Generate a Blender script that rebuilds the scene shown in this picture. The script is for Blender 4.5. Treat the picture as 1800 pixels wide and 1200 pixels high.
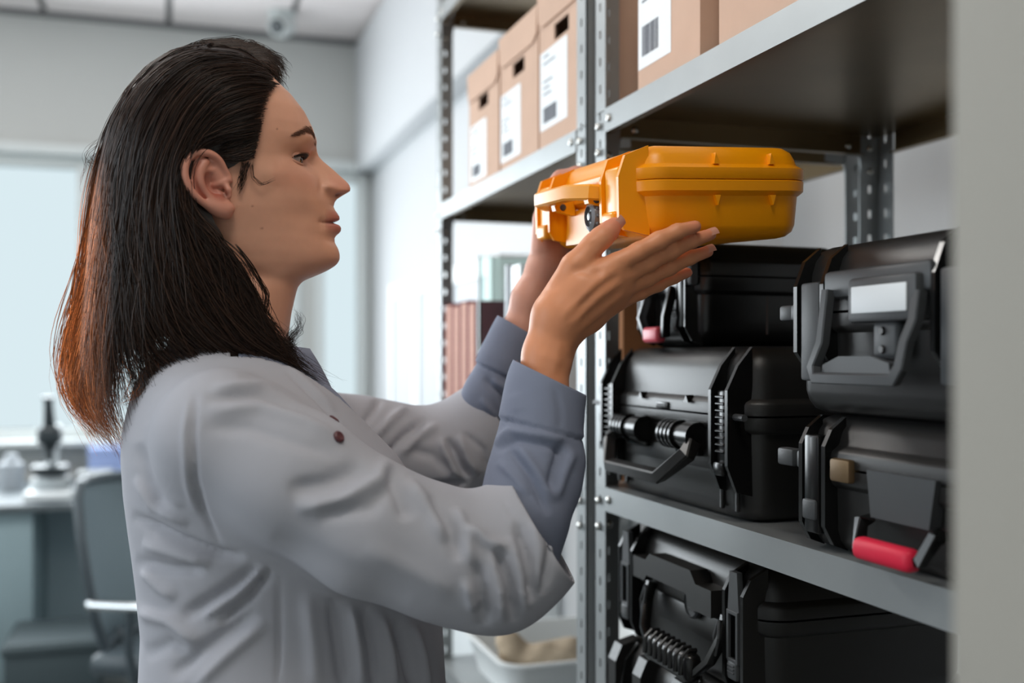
import bpy, bmesh, math, random
import numpy as np
from mathutils import Vector, Matrix
random.seed(7); rng = np.random.default_rng(7)
for o in list(bpy.data.objects): bpy.data.objects.remove(o, do_unlink=True)
SC = bpy.context.scene
C = SC.collection
PI = math.pi

# ------------------------------------------------------------------ camera, world, lights, exposure
FPX = 1850.0; HZ = 625.0; EYE = 1.40
YAW = math.radians(18.25)
FW = np.array([math.sin(YAW), math.cos(YAW), 0.0]); RT = np.array([math.cos(YAW), -math.sin(YAW), 0.0])
cd = bpy.data.cameras.new('camera'); cam = bpy.data.objects.new('camera', cd); C.objects.link(cam)
cam.location = (0, 0, EYE); cam.rotation_euler = (PI/2, 0, -YAW)
cd.sensor_width = 36; cd.lens = FPX/1800*36; cd.shift_y = (HZ-600)/1800
cd.clip_start = 0.02; cd.clip_end = 100
cd.dof.use_dof = True; cd.dof.focus_distance = 1.10; cd.dof.aperture_fstop = 2.8
SC.camera = cam
SC.view_settings.view_transform = 'Standard'; SC.view_settings.look = 'None'
SC.view_settings.gamma = 1; SC.view_settings.use_curve_mapping = False
SC.view_settings.exposure = 0.0

w = bpy.data.worlds.new('world'); SC.world = w; w.use_nodes = True
bg = w.node_tree.nodes['Background']; bg.inputs[0].default_value = (0.74, 0.88, 0.93, 1); bg.inputs[1].default_value = 0.95

def area(name, loc, target, sx, sy, power, col):
    l = bpy.data.lights.new(name, 'AREA'); l.shape = 'RECTANGLE'; l.size = sx; l.size_y = sy; l.energy = power; l.color = col
    o = bpy.data.objects.new(name, l); C.objects.link(o); o.location = loc
    d = Vector(target)-Vector(loc); o.rotation_euler = d.to_track_quat('-Z', 'Y').to_euler()
    return o
# daylight entering through the windows of the left wall and of the back wall, and ceiling fill lights added out of view
area('window_light_left', (-2.85, 1.5, 1.95), (2, 1.2, 1.4), 3.2, 1.5, 48, (0.86, 0.93, 1.0))
area('window_light_back', (-1.6, 5.85, 1.75), (-1.2, 0, 1.3), 2.7, 1.45, 105, (0.88, 0.95, 1.0))
area('window_light_corner', (0.3, 5.85, 1.6), (0.3, 0, 1.3), 0.9, 1.3, 12, (0.9, 0.95, 1.0))
area('added_fill_front', (0.05, 0.0, 3.12), (0.05, 0.0, 0), 0.6, 0.6, 16, (1.0, 0.95, 0.87))  # added out of view to light the face and the case end
area('added_fill_rear', (-0.9, 3.3, 3.12), (-0.9, 3.3, 0), 0.6, 0.6, 40, (1.0, 0.97, 0.93))  # added out of view to lighten the desk end
area('added_fill_rack', (1.40, 1.6, 3.12), (1.40, 1.6, 0), 0.3, 1.2, 9, (1.0, 0.93, 0.84))  # added without a fixture, brightens the wall behind the rack

# ------------------------------------------------------------------ helpers
def ray(px): 
    u = (px-900.0)/FPX
    return FW[0]+u*RT[0], FW[1]+u*RT[1]
def W(px, py, Y):                      # where the sight line of a measured point meets the plane at distance Y down the room
    dx, dy = ray(px); t = Y/dy
    return (dx*t, Y, EYE+(HZ-py)/FPX*t)
def WX(px, py, X):                     # same for a plane X = const
    dx, dy = ray(px); t = X/dx
    return (X, dy*t, EYE+(HZ-py)/FPX*t)
def proj(P):
    P = np.asarray(P); d = P[..., 0]*FW[0]+P[..., 1]*FW[1]; r = P[..., 0]*RT[0]+P[..., 1]*RT[1]
    return 900+FPX*r/d, HZ-FPX*(P[..., 2]-EYE)/d, d
def mpp(px, Y): return Y/ray(px)[1]/FPX     # metres per measured pixel

def lin(c):
    c = np.array(c, float)/255.0
    return tuple(np.where(c <= 0.04045, c/12.92, ((c+0.055)/1.055)**2.4))
def mat(name, rgb, rough=0.5, metal=0.0, spec=0.5, bump=None, bump_d=0.3, var=None, sss=0.0, coat=0.0, emit=None, trans=0.0, ior=1.45, vcol=None, dist=0.001):
    m = bpy.data.materials.new(name); m.use_nodes = True; nt = m.node_tree; b = nt.nodes['Principled BSDF']
    col = (*lin(rgb), 1); b.inputs['Base Color'].default_value = col
    b.inputs['Roughness'].default_value = rough; b.inputs['Metallic'].default_value = metal
    b.inputs['Specular IOR Level'].default_value = spec; b.inputs['IOR'].default_value = ior
    b.inputs['Coat Weight'].default_value = coat; b.inputs['Transmission Weight'].default_value = trans
    if sss: b.inputs['Subsurface Weight'].default_value = sss; b.inputs['Subsurface Radius'].default_value = (0.010, 0.004, 0.002); b.inputs['Subsurface Scale'].default_value = 0.6
    if emit: b.inputs['Emission Color'].default_value = (*lin(emit[0]), 1); b.inputs['Emission Strength'].default_value = emit[1]
    tc = nt.nodes.new('ShaderNodeTexCoord')
    src = None
    if vcol:
        a = nt.nodes.new('ShaderNodeAttribute'); a.attribute_name = vcol; src = a.outputs['Color']
    if var:                                  # slow colour variation: (scale, amount)
        n = nt.nodes.new('ShaderNodeTexNoise'); n.inputs['Scale'].default_value = var[0]; n.inputs['Detail'].default_value = 5
        nt.links.new(tc.outputs['Object'], n.inputs['Vector'])
        mr = nt.nodes.new('ShaderNodeMapRange'); mr.inputs[1].default_value = 0.3; mr.inputs[2].default_value = 0.7
        mr.inputs[3].default_value = 1-var[1]; mr.inputs[4].default_value = 1+var[1]; nt.links.new(n.outputs['Fac'], mr.inputs[0])
        mx = nt.nodes.new('ShaderNodeMix'); mx.data_type = 'RGBA'; mx.blend_type = 'MULTIPLY'; mx.inputs[0].default_value = 1
        if src: nt.links.new(src, mx.inputs[6])
        else: mx.inputs[6].default_value = col
        nt.links.new(mr.outputs[0], mx.inputs[7]); src = mx.outputs[2]
    if src: nt.links.new(src, b.inputs['Base Color'])
    if bump:
        n = nt.nodes.new('ShaderNodeTexNoise'); n.inputs['Scale'].default_value = bump; n.inputs['Detail'].default_value = 4
        nt.links.new(tc.outputs['Object'], n.inputs['Vector'])
        bp = nt.nodes.new('ShaderNodeBump'); bp.inputs['Strength'].default_value = bump_d; bp.inputs['Distance'].default_value = dist
        nt.links.new(n.outputs['Fac'], bp.inputs['Height']); nt.links.new(bp.outputs[0], b.inputs['Normal'])
    return m
def link(name, me, parent=None, m=None, smooth=None):
    o = bpy.data.objects.new(name, me); C.objects.link(o)
    if m is not None and not me.materials:
        for q in (m if isinstance(m, (list, tuple)) else [m]): me.materials.append(q)
    if parent is not None: o.parent = parent
    if smooth is True:
        for p in me.polygons: p.use_smooth = True
    elif smooth is not None:
        me.shade_smooth() if hasattr(me, 'shade_smooth') else None
        for p in me.polygons: p.use_smooth = True
        me.set_sharp_from_angle(angle=math.radians(smooth))
    return o
def pydata(name, v, f, parent=None, m=None, smooth=None):
    me = bpy.data.meshes.new(name); me.from_pydata([tuple(map(float, p)) for p in v], [], f); me.update()
    return link(name, me, parent, m, smooth)
def thing(name, label, cat, loc=(0, 0, 0), rz=0.0, group=None, mtx=None):
    o = bpy.data.objects.new(name, None); C.objects.link(o); o.empty_display_size = 0.05
    if mtx is not None: o.matrix_world = mtx
    else: o.location = loc; o.rotation_euler = (0, 0, rz)
    return tag(o, label, cat, group)
def tag(o, label, cat, group=None):
    o['label'] = label; o['category'] = cat
    if group: o['group'] = group
    return o
def struct(o): o['kind'] = 'structure'; return o
class MB:                                     # mesh builder: gathers shapes into ONE mesh
    def __init__(s): s.v = []; s.f = []
    def add(s, v, f):
        n = len(s.v); s.v += [tuple(map(float, p)) for p in v]; s.f += [tuple(i+n for i in q) for q in f]; return s
    def box(s, lo, hi):
        x0, y0, z0 = lo; x1, y1, z1 = hi
        return s.add([(x0,y0,z0),(x1,y0,z0),(x1,y1,z0),(x0,y1,z0),(x0,y0,z1),(x1,y0,z1),(x1,y1,z1),(x0,y1,z1)],
                     [(0,3,2,1),(4,5,6,7),(0,1,5,4),(1,2,6,5),(2,3,7,6),(3,0,4,7)])
    def rbox(s, lo, hi, r=0.004, seg=2):
        bm = bmesh.new(); bmesh.ops.create_cube(bm, size=1)
        lo = Vector(lo); hi = Vector(hi)
        for v in bm.verts: v.co = Vector(((v.co.x+.5)*(hi.x-lo.x)+lo.x, (v.co.y+.5)*(hi.y-lo.y)+lo.y, (v.co.z+.5)*(hi.z-lo.z)+lo.z))
        r = min(r, 0.49*min(hi-lo))
        bmesh.ops.bevel(bm, geom=bm.edges[:], offset=r, segments=seg, profile=0.5, affect='EDGES')
        bm.verts.index_update(); s.add([v.co for v in bm.verts], [[v.index for v in f.verts] for f in bm.faces]); bm.free(); return s
    def prism(s, poly, a0, a1, axis=0):       # polygon extruded along an axis; poly in the other two axes
        n = len(poly)
        def mk(a, p): q = list(p); q.insert(axis, a); return q
        v = [mk(a0, p) for p in poly]+[mk(a1, p) for p in poly]
        f = [tuple(range(n))[::-1], tuple(range(n, 2*n))]+[(i, (i+1) % n, n+(i+1) % n, n+i) for i in range(n)]
        return s.add(v, f)
    def tube(s, path, rad, n=10, cap=True, flat=1.0):
        P = [Vector(p) for p in path]; R = rad if isinstance(rad, (list, tuple)) else [rad]*len(P)
        v = []; f = []; up = None
        for i, p in enumerate(P):
            t = (P[min(i+1, len(P)-1)]-P[max(i-1, 0)]).normalized()
            if up is None: up = t.orthogonal().normalized()
            up = (up-t*up.dot(t)).normalized(); sd = t.cross(up)
            for k in range(n):
                a = 2*PI*k/n; v.append(p+(up*math.cos(a)*flat+sd*math.sin(a))*R[i])
        for i in range(len(P)-1):
            for k in range(n): f.append((i*n+k, i*n+(k+1) % n, (i+1)*n+(k+1) % n, (i+1)*n+k))
        if cap: f.append(tuple(range(n))[::-1]); f.append(tuple((len(P)-1)*n+k for k in range(n)))
        return s.add(v, f)
    def sweep(s, path, hw, hh, up=(0, 1, 0), bev=0.25):   # bar with a chamfered rectangular section
        P = [Vector(p) for p in path]; up = Vector(up); c = bev
        sec = [(-1+c, -1), (1-c, -1), (1, -1+c), (1, 1-c), (1-c, 1), (-1+c, 1), (-1, 1-c), (-1, -1+c)]; n = 8
        v = []; f = []
        for i, p in enumerate(P):
            t0 = (P[i]-P[i-1]).normalized() if i else None; t1 = (P[i+1]-P[i]).normalized() if i < len(P)-1 else None
            t = ((t0 or t1)+(t1 or t0)).normalized()
            sc = 1/max(0.5, t.dot(t1 or t0))
            u = (up-t*up.dot(t)).normalized(); sd = t.cross(u)
            for a, b in sec: v.append(p+sd*(a*hw*sc)+u*(b*hh))
        for i in range(len(P)-1):
            for k in range(n): f.append((i*n+k, i*n+(k+1) % n, (i+1)*n+(k+1) % n, (i+1)*n+k))
        f.append(tuple(range(n))[::-1]); f.append(tuple((len(P)-1)*n+k for k in range(n)))
        return s.add(v, f)
    def lathe(s, prof, c=(0, 0, 0), axis=2, n=20):
        v = []; f = []
        for (r, z) in prof:
            for k in range(n):
                a = 2*PI*k/n; q = [r*math.cos(a), r*math.sin(a)]; q.insert(axis, z); v.append([q[i]+c[i] for i in range(3)])
        for i in range(len(prof)-1):
            for k in range(n): f.append((i*n+k, i*n+(k+1) % n, (i+1)*n+(k+1) % n, (i+1)*n+k))
        f.append(tuple(range(n))[::-1]); f.append(tuple((len(prof)-1)*n+k for k in range(n)))
        return s.add(v, f)
    def rloft(s, wd, dp, levels, r, seg=6, y0=0.0):  # rounded-rectangle rings: levels (z, inset); x centred, y from y0
        v = []; f = []; n = 4*(seg+1)
        for (z, ins) in levels:
            hx = wd/2-ins; ya = y0+ins; yb = y0+dp-ins; rr = max(0.002, r-ins)
            for (cx, cy, a0) in ((hx-rr, yb-rr, 0), (-hx+rr, yb-rr, PI/2), (-hx+rr, ya+rr, PI), (hx-rr, ya+rr, 1.5*PI)):
                for k in range(seg+1):
                    a = a0+PI/2*k/seg; v.append((cx+rr*math.cos(a), cy+rr*math.sin(a), z))
        L = len(levels)
        for i in range(L-1):
            for k in range(n): f.append((i*n+k, i*n+(k+1) % n, (i+1)*n+(k+1) % n, (i+1)*n+k))
        f.append(tuple(range(n))[::-1]); f.append(tuple((L-1)*n+k for k in range(n)))
        return s.add(v, f)
    def xf(s, M): s.v = [tuple(M @ Vector(p)) for p in s.v]; return s
    def mesh(s, name):
        me = bpy.data.meshes.new(name); me.from_pydata(s.v, [], s.f); me.update()
        bm = bmesh.new(); bm.from_mesh(me); bmesh.ops.recalc_face_normals(bm, faces=bm.faces); bm.to_mesh(me); bm.free()
        return me
    def build(s, name, m, parent=None, smooth=40): return link(name, s.mesh(name), parent, m, smooth)
def copy_tree(o, parent=None):
    c = o.copy(); C.objects.link(c)
    if parent is not None: c.parent = parent
    for ch in list(o.children): copy_tree(ch, c)
    return c

# signed distance sculpting: smooth unions of tapered capsules meshed with surface nets
def sd_cap(X, Y, Z, a, b, ra, rb):
    ax, ay, az = a; bx, by, bz = b; dx, dy, dz = bx-ax, by-ay, bz-az; L = dx*dx+dy*dy+dz*dz+1e-12
    t = np.clip(((X-ax)*dx+(Y-ay)*dy+(Z-az)*dz)/L, 0, 1)
    return np.sqrt((X-ax-t*dx)**2+(Y-ay-t*dy)**2+(Z-az-t*dz)**2)-(ra+t*(rb-ra))
def smin(a, b, k):
    h = np.clip(0.5+0.5*(b-a)/k, 0, 1); return b+(a-b)*h-k*h*(1-h)
def chain(X, Y, Z, pts, k=0.008):             # pts: (x,y,z,r)
    d = None
    for p, q in zip(pts[:-1], pts[1:]):
        e = sd_cap(X, Y, Z, p[:3], q[:3], p[3], q[3]); d = e if d is None else smin(d, e, k)
    return d
def surface_nets(fn, lo, hi, h):
    lo = np.array(lo, np.float32); n = np.ceil((np.array(hi)-lo)/h).astype(int)+1
    ax = [(lo[i]+h*np.arange(n[i])).astype(np.float32) for i in range(3)]
    S = fn(ax[0][:, None, None], ax[1][None, :, None], ax[2][None, None, :]).astype(np.float32)
    I = S < 0; nx, ny, nz = S.shape
    cnt = np.zeros((nx-1, ny-1, nz-1), np.int8)
    for i in (0, 1):
        for j in (0, 1):
            for k in (0, 1): cnt += I[i:nx-1+i, j:ny-1+j, k:nz-1+k]
    ci, cj, ck = np.nonzero((cnt > 0) & (cnt < 8)); idx = -np.ones(cnt.shape, np.int64); idx[ci, cj, ck] = np.arange(len(ci))
    acc = np.zeros((len(ci), 3)); num = np.zeros(len(ci))
    cor = [(0,0,0),(1,0,0),(0,1,0),(1,1,0),(0,0,1),(1,0,1),(0,1,1),(1,1,1)]
    for a in range(8):
        for b in range(a+1, 8):
            if sum(abs(cor[a][q]-cor[b][q]) for q in range(3)) != 1: continue
            va = S[ci+cor[a][0], cj+cor[a][1], ck+cor[a][2]]; vb = S[ci+cor[b][0], cj+cor[b][1], ck+cor[b][2]]
            m = (va < 0) != (vb < 0); t = np.where(m, va/(va-vb+1e-20), 0)
            for q in range(3): acc[:, q] += np.where(m, cor[a][q]+t*(cor[b][q]-cor[a][q]), 0)
            num += m
    V = lo+h*(np.stack([ci, cj, ck], 1)+acc/num[:, None])
    F = []
    for d in range(3):
        A = I[1:] if d == 0 else I[:, 1:] if d == 1 else I[:, :, 1:]
        B = I[:-1] if d == 0 else I[:, :-1] if d == 1 else I[:, :, :-1]
        e = np.argwhere(A != B); o1, o2 = [(1, 2), (2, 0), (0, 1)][d]
        e = e[(e[:, o1] > 0) & (e[:, o2] > 0) & (e[:, o1] < (nx, ny, nz)[o1]-1) & (e[:, o2] < (nx, ny, nz)[o2]-1)]
        def g(s1, s2): q = e.copy(); q[:, o1] -= s1; q[:, o2] -= s2; return idx[q[:, 0], q[:, 1], q[:, 2]]
        q = np.stack([g(1, 1), g(0, 1), g(0, 0), g(1, 0)], 1)
        fl = I[e[:, 0], e[:, 1], e[:, 2]]; q[~fl] = q[~fl][:, ::-1]; F.append(q)
    return V, np.concatenate(F)
def np_mesh(name, V, F):
    me = bpy.data.meshes.new(name); k = F.shape[1]
    me.vertices.add(len(V)); me.vertices.foreach_set('co', np.asarray(V, np.float32).ravel())
    me.loops.add(F.size); me.loops.foreach_set('vertex_index', F.astype(np.int32).ravel())
    me.polygons.add(len(F)); me.polygons.foreach_set('loop_start', np.arange(0, F.size, k, dtype=np.int32))
    me.update(calc_edges=True); me.validate(); return me
def vnormals(V, F):
    a = V[F[:, 2]]-V[F[:, 0]]; b = V[F[:, 3]]-V[F[:, 1]] if F.shape[1] == 4 else V[F[:, 1]]-V[F[:, 0]]
    n = np.cross(a, b); N = np.zeros_like(V)
    for k in range(F.shape[1]): np.add.at(N, F[:, k], n)
    return N/(np.linalg.norm(N, axis=1, keepdims=True)+1e-12)
def relax(V, F, it=2, lam=0.5):
    for _ in range(it):
        A = np.zeros_like(V); n = np.zeros(len(V))
        for k in range(F.shape[1]):
            i, j = F[:, k], F[:, (k+1) % F.shape[1]]
            np.add.at(A, i, V[j]); np.add.at(n, i, 1); np.add.at(A, j, V[i]); np.add.at(n, j, 1)
        V = V+lam*(A/n[:, None]-V)
    return V
def set_col(me, col):
    a = me.color_attributes.new('tint', 'FLOAT_COLOR', 'POINT'); a.data.foreach_set('color', np.concatenate([col, np.ones((len(col), 1))], 1).astype(np.float32).ravel())

# ------------------------------------------------------------------ materials
M = {}
M['wall'] = mat('wall_paint', (196, 198, 196), 0.85, bump=60, bump_d=0.05)
M['wall_r'] = mat('wall_paint_right', (204, 206, 208), 0.8)
M['wall_back'] = mat('wall_paint_grey', (198, 199, 196), 0.85, bump=60, bump_d=0.05)
M['jamb'] = mat('jamb_paint', (158, 154, 145), 0.7)
M['ceil'] = mat('ceiling_tile', (242, 234, 232), 0.9, bump=200, bump_d=0.2)
M['grid'] = mat('ceiling_grid', (120, 120, 120), 0.6)
M['floor'] = mat('floor_vinyl', (92, 96, 95), 0.45, var=(3, 0.08))
M['frame'] = mat('window_plastic', (212, 217, 216), 0.5)
M['metal'] = mat('grey_shelf_metal', (154, 158, 159), 0.42, 0.5, bump=90, bump_d=0.04, var=(8, 0.05))
M['shaded_metal'] = mat('shaded_underside', (124, 106, 78), 0.33, 0.8, var=(5, 0.18), bump=500, bump_d=0.06)  # warm brown shade under the shelves put into the metal colour
M['bolt'] = mat('zinc_bolt', (205, 205, 200), 0.2, 1.0)
M['black'] = mat('black_textured_plastic', (30, 29, 28), 0.38, bump=1300, bump_d=0.22, spec=0.65, dist=0.0006)
M['blackS'] = mat('black_smooth_plastic', (20, 20, 20), 0.24, spec=0.6)
M['greyP'] = mat('worn_grey_plastic', (70, 72, 74), 0.45, bump=900, bump_d=0.2, dist=0.0006)
M['yellow'] = mat('orange_yellow_plastic', (255, 160, 0), 0.34, bump=1200, bump_d=0.10, spec=0.5, dist=0.0004)
M['yellowD'] = mat('orange_yellow_latch', (255, 168, 20), 0.28, spec=0.5)
M['red'] = mat('red_grip', (226, 32, 66), 0.5)
M['pink'] = mat('pink_red_grip', (222, 84, 100), 0.35)
M['white'] = mat('white_label', (236, 240, 242), 0.5)
M['ink'] = mat('label_ink', (105, 108, 116), 0.7)
M['board'] = mat('cardboard', (206, 172, 150), 0.85, var=(12, 0.05), bump=250, bump_d=0.1)
M['boardD'] = mat('brown_cardboard', (150, 100, 62), 0.85, var=(12, 0.06))
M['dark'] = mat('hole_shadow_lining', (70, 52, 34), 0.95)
M['burg'] = mat('burgundy_cover', (132, 50, 62), 0.6, bump=300, bump_d=0.2)
M['pages'] = mat('pinkish_page_block', (204, 160, 144), 0.8, var=(40, 0.06))
M['glass'] = mat('sheet_glass', (225, 245, 240), 0.02, trans=1.0, ior=1.45)
M['gedge'] = mat('green_glass_edge', (22, 62, 50), 0.25)
M['acryl'] = mat('white_acrylic', (236, 242, 244), 0.35)
M['acrylg'] = mat('grey_acrylic', (160, 166, 172), 0.4)
M['bin'] = mat('white_bin_plastic', (232, 236, 236), 0.4)
M['bone'] = mat('beige_clay', (176, 160, 138), 0.85, var=(14, 0.2), bump=60, bump_d=0.4)
M['desk'] = mat('desk_top_grey', (90, 98, 102), 0.5)
M['deskl'] = mat('desk_side_hazy', (136, 156, 162), 0.55)  # desk side, panel and crate colours lifted to carry the glare haze
M['panel'] = mat('desk_modesty_panel', (176, 196, 204), 0.6)
M['crate'] = mat('dark_crate', (62, 74, 78), 0.6)
M['scope'] = mat('microscope_black', (50, 58, 62), 0.35)
M['scopew'] = mat('microscope_white', (226, 232, 234), 0.35)
M['mesh'] = mat('chair_mesh_fabric', (118, 132, 138), 0.8, bump=700, bump_d=0.5)
M['chair'] = mat('chair_hazy_plastic', (72, 82, 88), 0.4)  # haze over the chair lifted into its mesh and plastic colours
M['chrome'] = mat('chrome', (220, 224, 226), 0.15, 1.0)
M['blue'] = mat('pale_blue_box', (150, 168, 214), 0.5)
M['valve'] = mat('valve_metal', (128, 130, 134), 0.3, 0.4)
M['lens'] = mat('lens_glass', (40, 48, 50), 0.1)

# ------------------------------------------------------------------ the room
XR, YB, ZC = 1.13, 6.0, 3.2; XL, YF = -3.0, -1.6
struct(MB().box((XL-.1, YF-.1, -.1), (XR+.1, YB+.1, 0)).build('floor', M['floor'], smooth=None))
ce = struct(MB().box((XL-.1, YF-.1, ZC+.012), (XR+.1, YB+.1, ZC+.1)).build('ceiling', M['grid'], smooth=None))
tile = MB().rbox((.006, .006, 0), (.594, .594, .014), .003, 1).mesh('ceiling_tile')
xs = [0.0305+0.62*i for i in range(-5, 2)]
first = None
for x in xs:
    for k in range(13):
        y = YB-0.602*(k+1)
        if x+.6 > XR+.05 or y < YF: continue
        o = link('ceiling_tile', tile, ce, M['ceil']); o.location = (x, y, ZC)
mt2 = MB().rbox((.006, .006, 0), (.462, .594, .014), .003, 1).mesh('ceiling_tile')
for k in range(12):
    o = link('ceiling_tile', mt2, ce, M['ceil']); o.location = (0.6505, YB-0.602*(k+1), ZC)
# cornice strip where the tiles meet the walls
struct(MB().box((XL, YB-.02, ZC-.03), (XR, YB, ZC)).build('trim_1', M['grid'], smooth=None))
struct(MB().box((XR-.02, 2.77, ZC-.03), (XR, YB-.02, ZC)).build('trim_2', M['grid'], smooth=None))
# back wall with a window band: sill z .95, header z 2.44
ZS, ZH = 0.965, 2.44
wins = [(-2.75, -1.42), (-1.38, -.385), (-.355, .72), (.80, 1.10)]
wb = MB().box((XL-.1, YB, 0), (XR+.1, YB+.15, ZS)).box((XL-.1, YB, ZH), (XR+.1, YB+.15, ZC+.1))
ed = [XL-.1]+[q for a in wins for q in a]+[XR+.1]
for a, b in zip(ed[::2], ed[1::2]): wb.box((a, YB, ZS), (b, YB+.15, ZH))
struct(wb.build('wall_back', M['wall_back'], smooth=None))
struct(MB().rbox((XL, YB-.09, ZH+.0), (XR-.001, YB-.001, ZH+.055), .006).build('trim_3', M['frame']))
M['pane'] = mat('window_glass', (255, 255, 255), 0.0, trans=1.0, ior=1.01)
for i, (a, b) in enumerate(wins):
    f = MB(); t = .055
    for lo, hi in (((a, YB-.03, ZS), (a+t, YB+.05, ZH)), ((b-t, YB-.03, ZS), (b, YB+.05, ZH)), ((a+t, YB-.03, ZS), (b-t, YB+.05, ZS+t)), ((a+t, YB-.03, ZH-t), (b-t, YB+.05, ZH))): f.rbox(lo, hi, .006)
    wo = struct(f.build('window_%d' % (i+1), M['frame']))
    MB().box((a+t, YB+.015, ZS+t), (b-t, YB+.02, ZH-t)).build('pane', M['pane'], wo, smooth=None)
    MB().rbox((a-.02, YB-.16, ZS-.03), (b+.02, YB+.0, ZS), .006).build('window_sill', M['frame'], wo)
# right wall: a deep header above a brighter set-back strip, then the plain wall behind the racks
X2 = 1.68
struct(MB().box((XR, 2.62, 0), (X2+.15, 2.77, ZC+.1)).box((XR, 2.77, 0), (XR+.15, YB+.1, ZC+.1)).box((X2, YF-.1, 0), (X2+.15, 2.62, ZC+.1)).build('wall_right', M['wall_r'], smooth=None))
struct(MB().box((XR+.1, YF-.1, -.1), (X2+.1, 2.7, 0)).build('floor_recess', M['floor'], smooth=None))
struct(MB().box((XR+.1, YF-.1, ZC+.012), (X2+.1, 2.7, ZC+.1)).build('ceiling_recess', M['ceil'], smooth=None))
struct(MB().rbox((XR-.10, 2.9, ZH), (XR, YB-.001, ZC-.03), .006).build('trim_4', M['wall_r']))
# left wall with the window that lights the aisle
wl = MB().box((XL-.15, YF-.1, 0), (XL, YB+.1, 1.1)).box((XL-.15, YF-.1, 2.8), (XL, YB+.1, ZC+.1)).box((XL-.15, YF-.1, 1.1), (XL, -.2, 2.8)).box((XL-.15, 3.2, 1.1), (XL, YB+.1, 2.8))
struct(wl.build('wall_left', M['wall'], smooth=None))
f = MB()
for lo, hi in (((-.2, 1.1), (-.14, 2.8)), ((3.14, 1.1), (3.2, 2.8)), ((-.14, 1.1), (3.14, 1.16)), ((-.14, 2.74), (3.14, 2.8)), ((1.47, 1.16), (1.53, 2.74))): f.rbox((XL-.08, lo[0], lo[1]), (XL, hi[0], hi[1]), .006)
wo = struct(f.build('window_5', M['frame']))
MB().box((XL-.05, -.14, 1.16), (XL-.045, 3.14, 2.74)).build('pane', M['pane'], wo, smooth=None)
struct(MB().box((XL-.1, YF-.15, 0), (X2+.1, YF, ZC+.1)).build('wall_front', M['wall'], smooth=None))
struct(MB().rbox((XL, YB-.02, 0), (XR, YB, .09), .004).build('baseboard_back', M['frame']))
# pale partition end close to the lens, right edge of the view
jx, jy, _ = W(1668, 600, 0.372)
struct(MB().rbox((jx, 0.22, 0), (XR+.1, jy, ZC), .004).build('wall_partition', M['jamb']))
# lamp panels added to carry the fill lights, unseen above the view
for x, y, lb in ((.05, .0, 'added square white ceiling lamp panel, unseen above the camera aisle'), (-.9, 3.3, 'added square white ceiling lamp panel, unseen over the desk end')):
    t = thing('fill_lamp_panel', lb, 'lamp', (x, y, ZC-.03), 0, None)
    MB().rbox((-.32, -.32, 0), (.32, .32, .03), .005).build('lamp_frame', M['frame'], t)
    MB().box((-.29, -.29, -.003), (.29, .29, .0)).build('diffuser', mat('lamp_diffuser', (255, 250, 240), .6, emit=((255, 246, 235), 1.5)), t, smooth=None)
# ------------------------------------------------------------------ steel racks
XF, XB = 0.606, 1.106                          # front and back planes of the racks
FL = 0.038; TH = 0.0022; LIP = 0.033
def plate(p0, ux, uy, wd, hd, nrm, holes):     # thin plate with oval slots; holes: list of (x,y,hw,hh)
    p0, ux, uy, nrm = map(Vector, (p0, ux, uy, nrm))
    ys = sorted({0, hd, *[h[1]-h[3] for h in holes], *[h[1]+h[3] for h in holes]})
    mb = MB(); xs = [0, wd]
    if holes: xs = [0, holes[0][0]-holes[0][2], holes[0][0]+holes[0][2], wd]
    hs = {round(h[1]-h[3], 5) for h in holes}
    for a, b in zip(ys[:-1], ys[1:]):
        for i in range(len(xs)-1):
            if i == 1 and round(a, 5) in hs: continue
            q = [p0+ux*x+uy*y for x, y in ((xs[i], a), (xs[i+1], a), (xs[i+1], b), (xs[i], b))]
            mb.add([*q, *[v+nrm*TH for v in q]], [(0, 1, 2, 3), (7, 6, 5, 4), (0, 4, 5, 1), (1, 5, 6, 2), (2, 6, 7, 3), (3, 7, 4, 0)])
    return mb
PH = 2.9
bolt_me = MB().lathe([(.0062, 0), (.0062, .0012), (.0052, .003), (.003, .0042), (.0008, .0046)], axis=2, n=12).mesh('bolt'); bolt_me.materials.append(M['bolt'])
for p in bolt_me.polygons: p.use_smooth = True
def bolt(parent, loc, d):                      # d: outward direction
    o = bpy.data.objects.new('bolt', bolt_me); C.objects.link(o); o.parent = parent; o.location = loc
    o.rotation_euler = Vector(d).to_track_quat('Z', 'Y').to_euler(); return o
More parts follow.
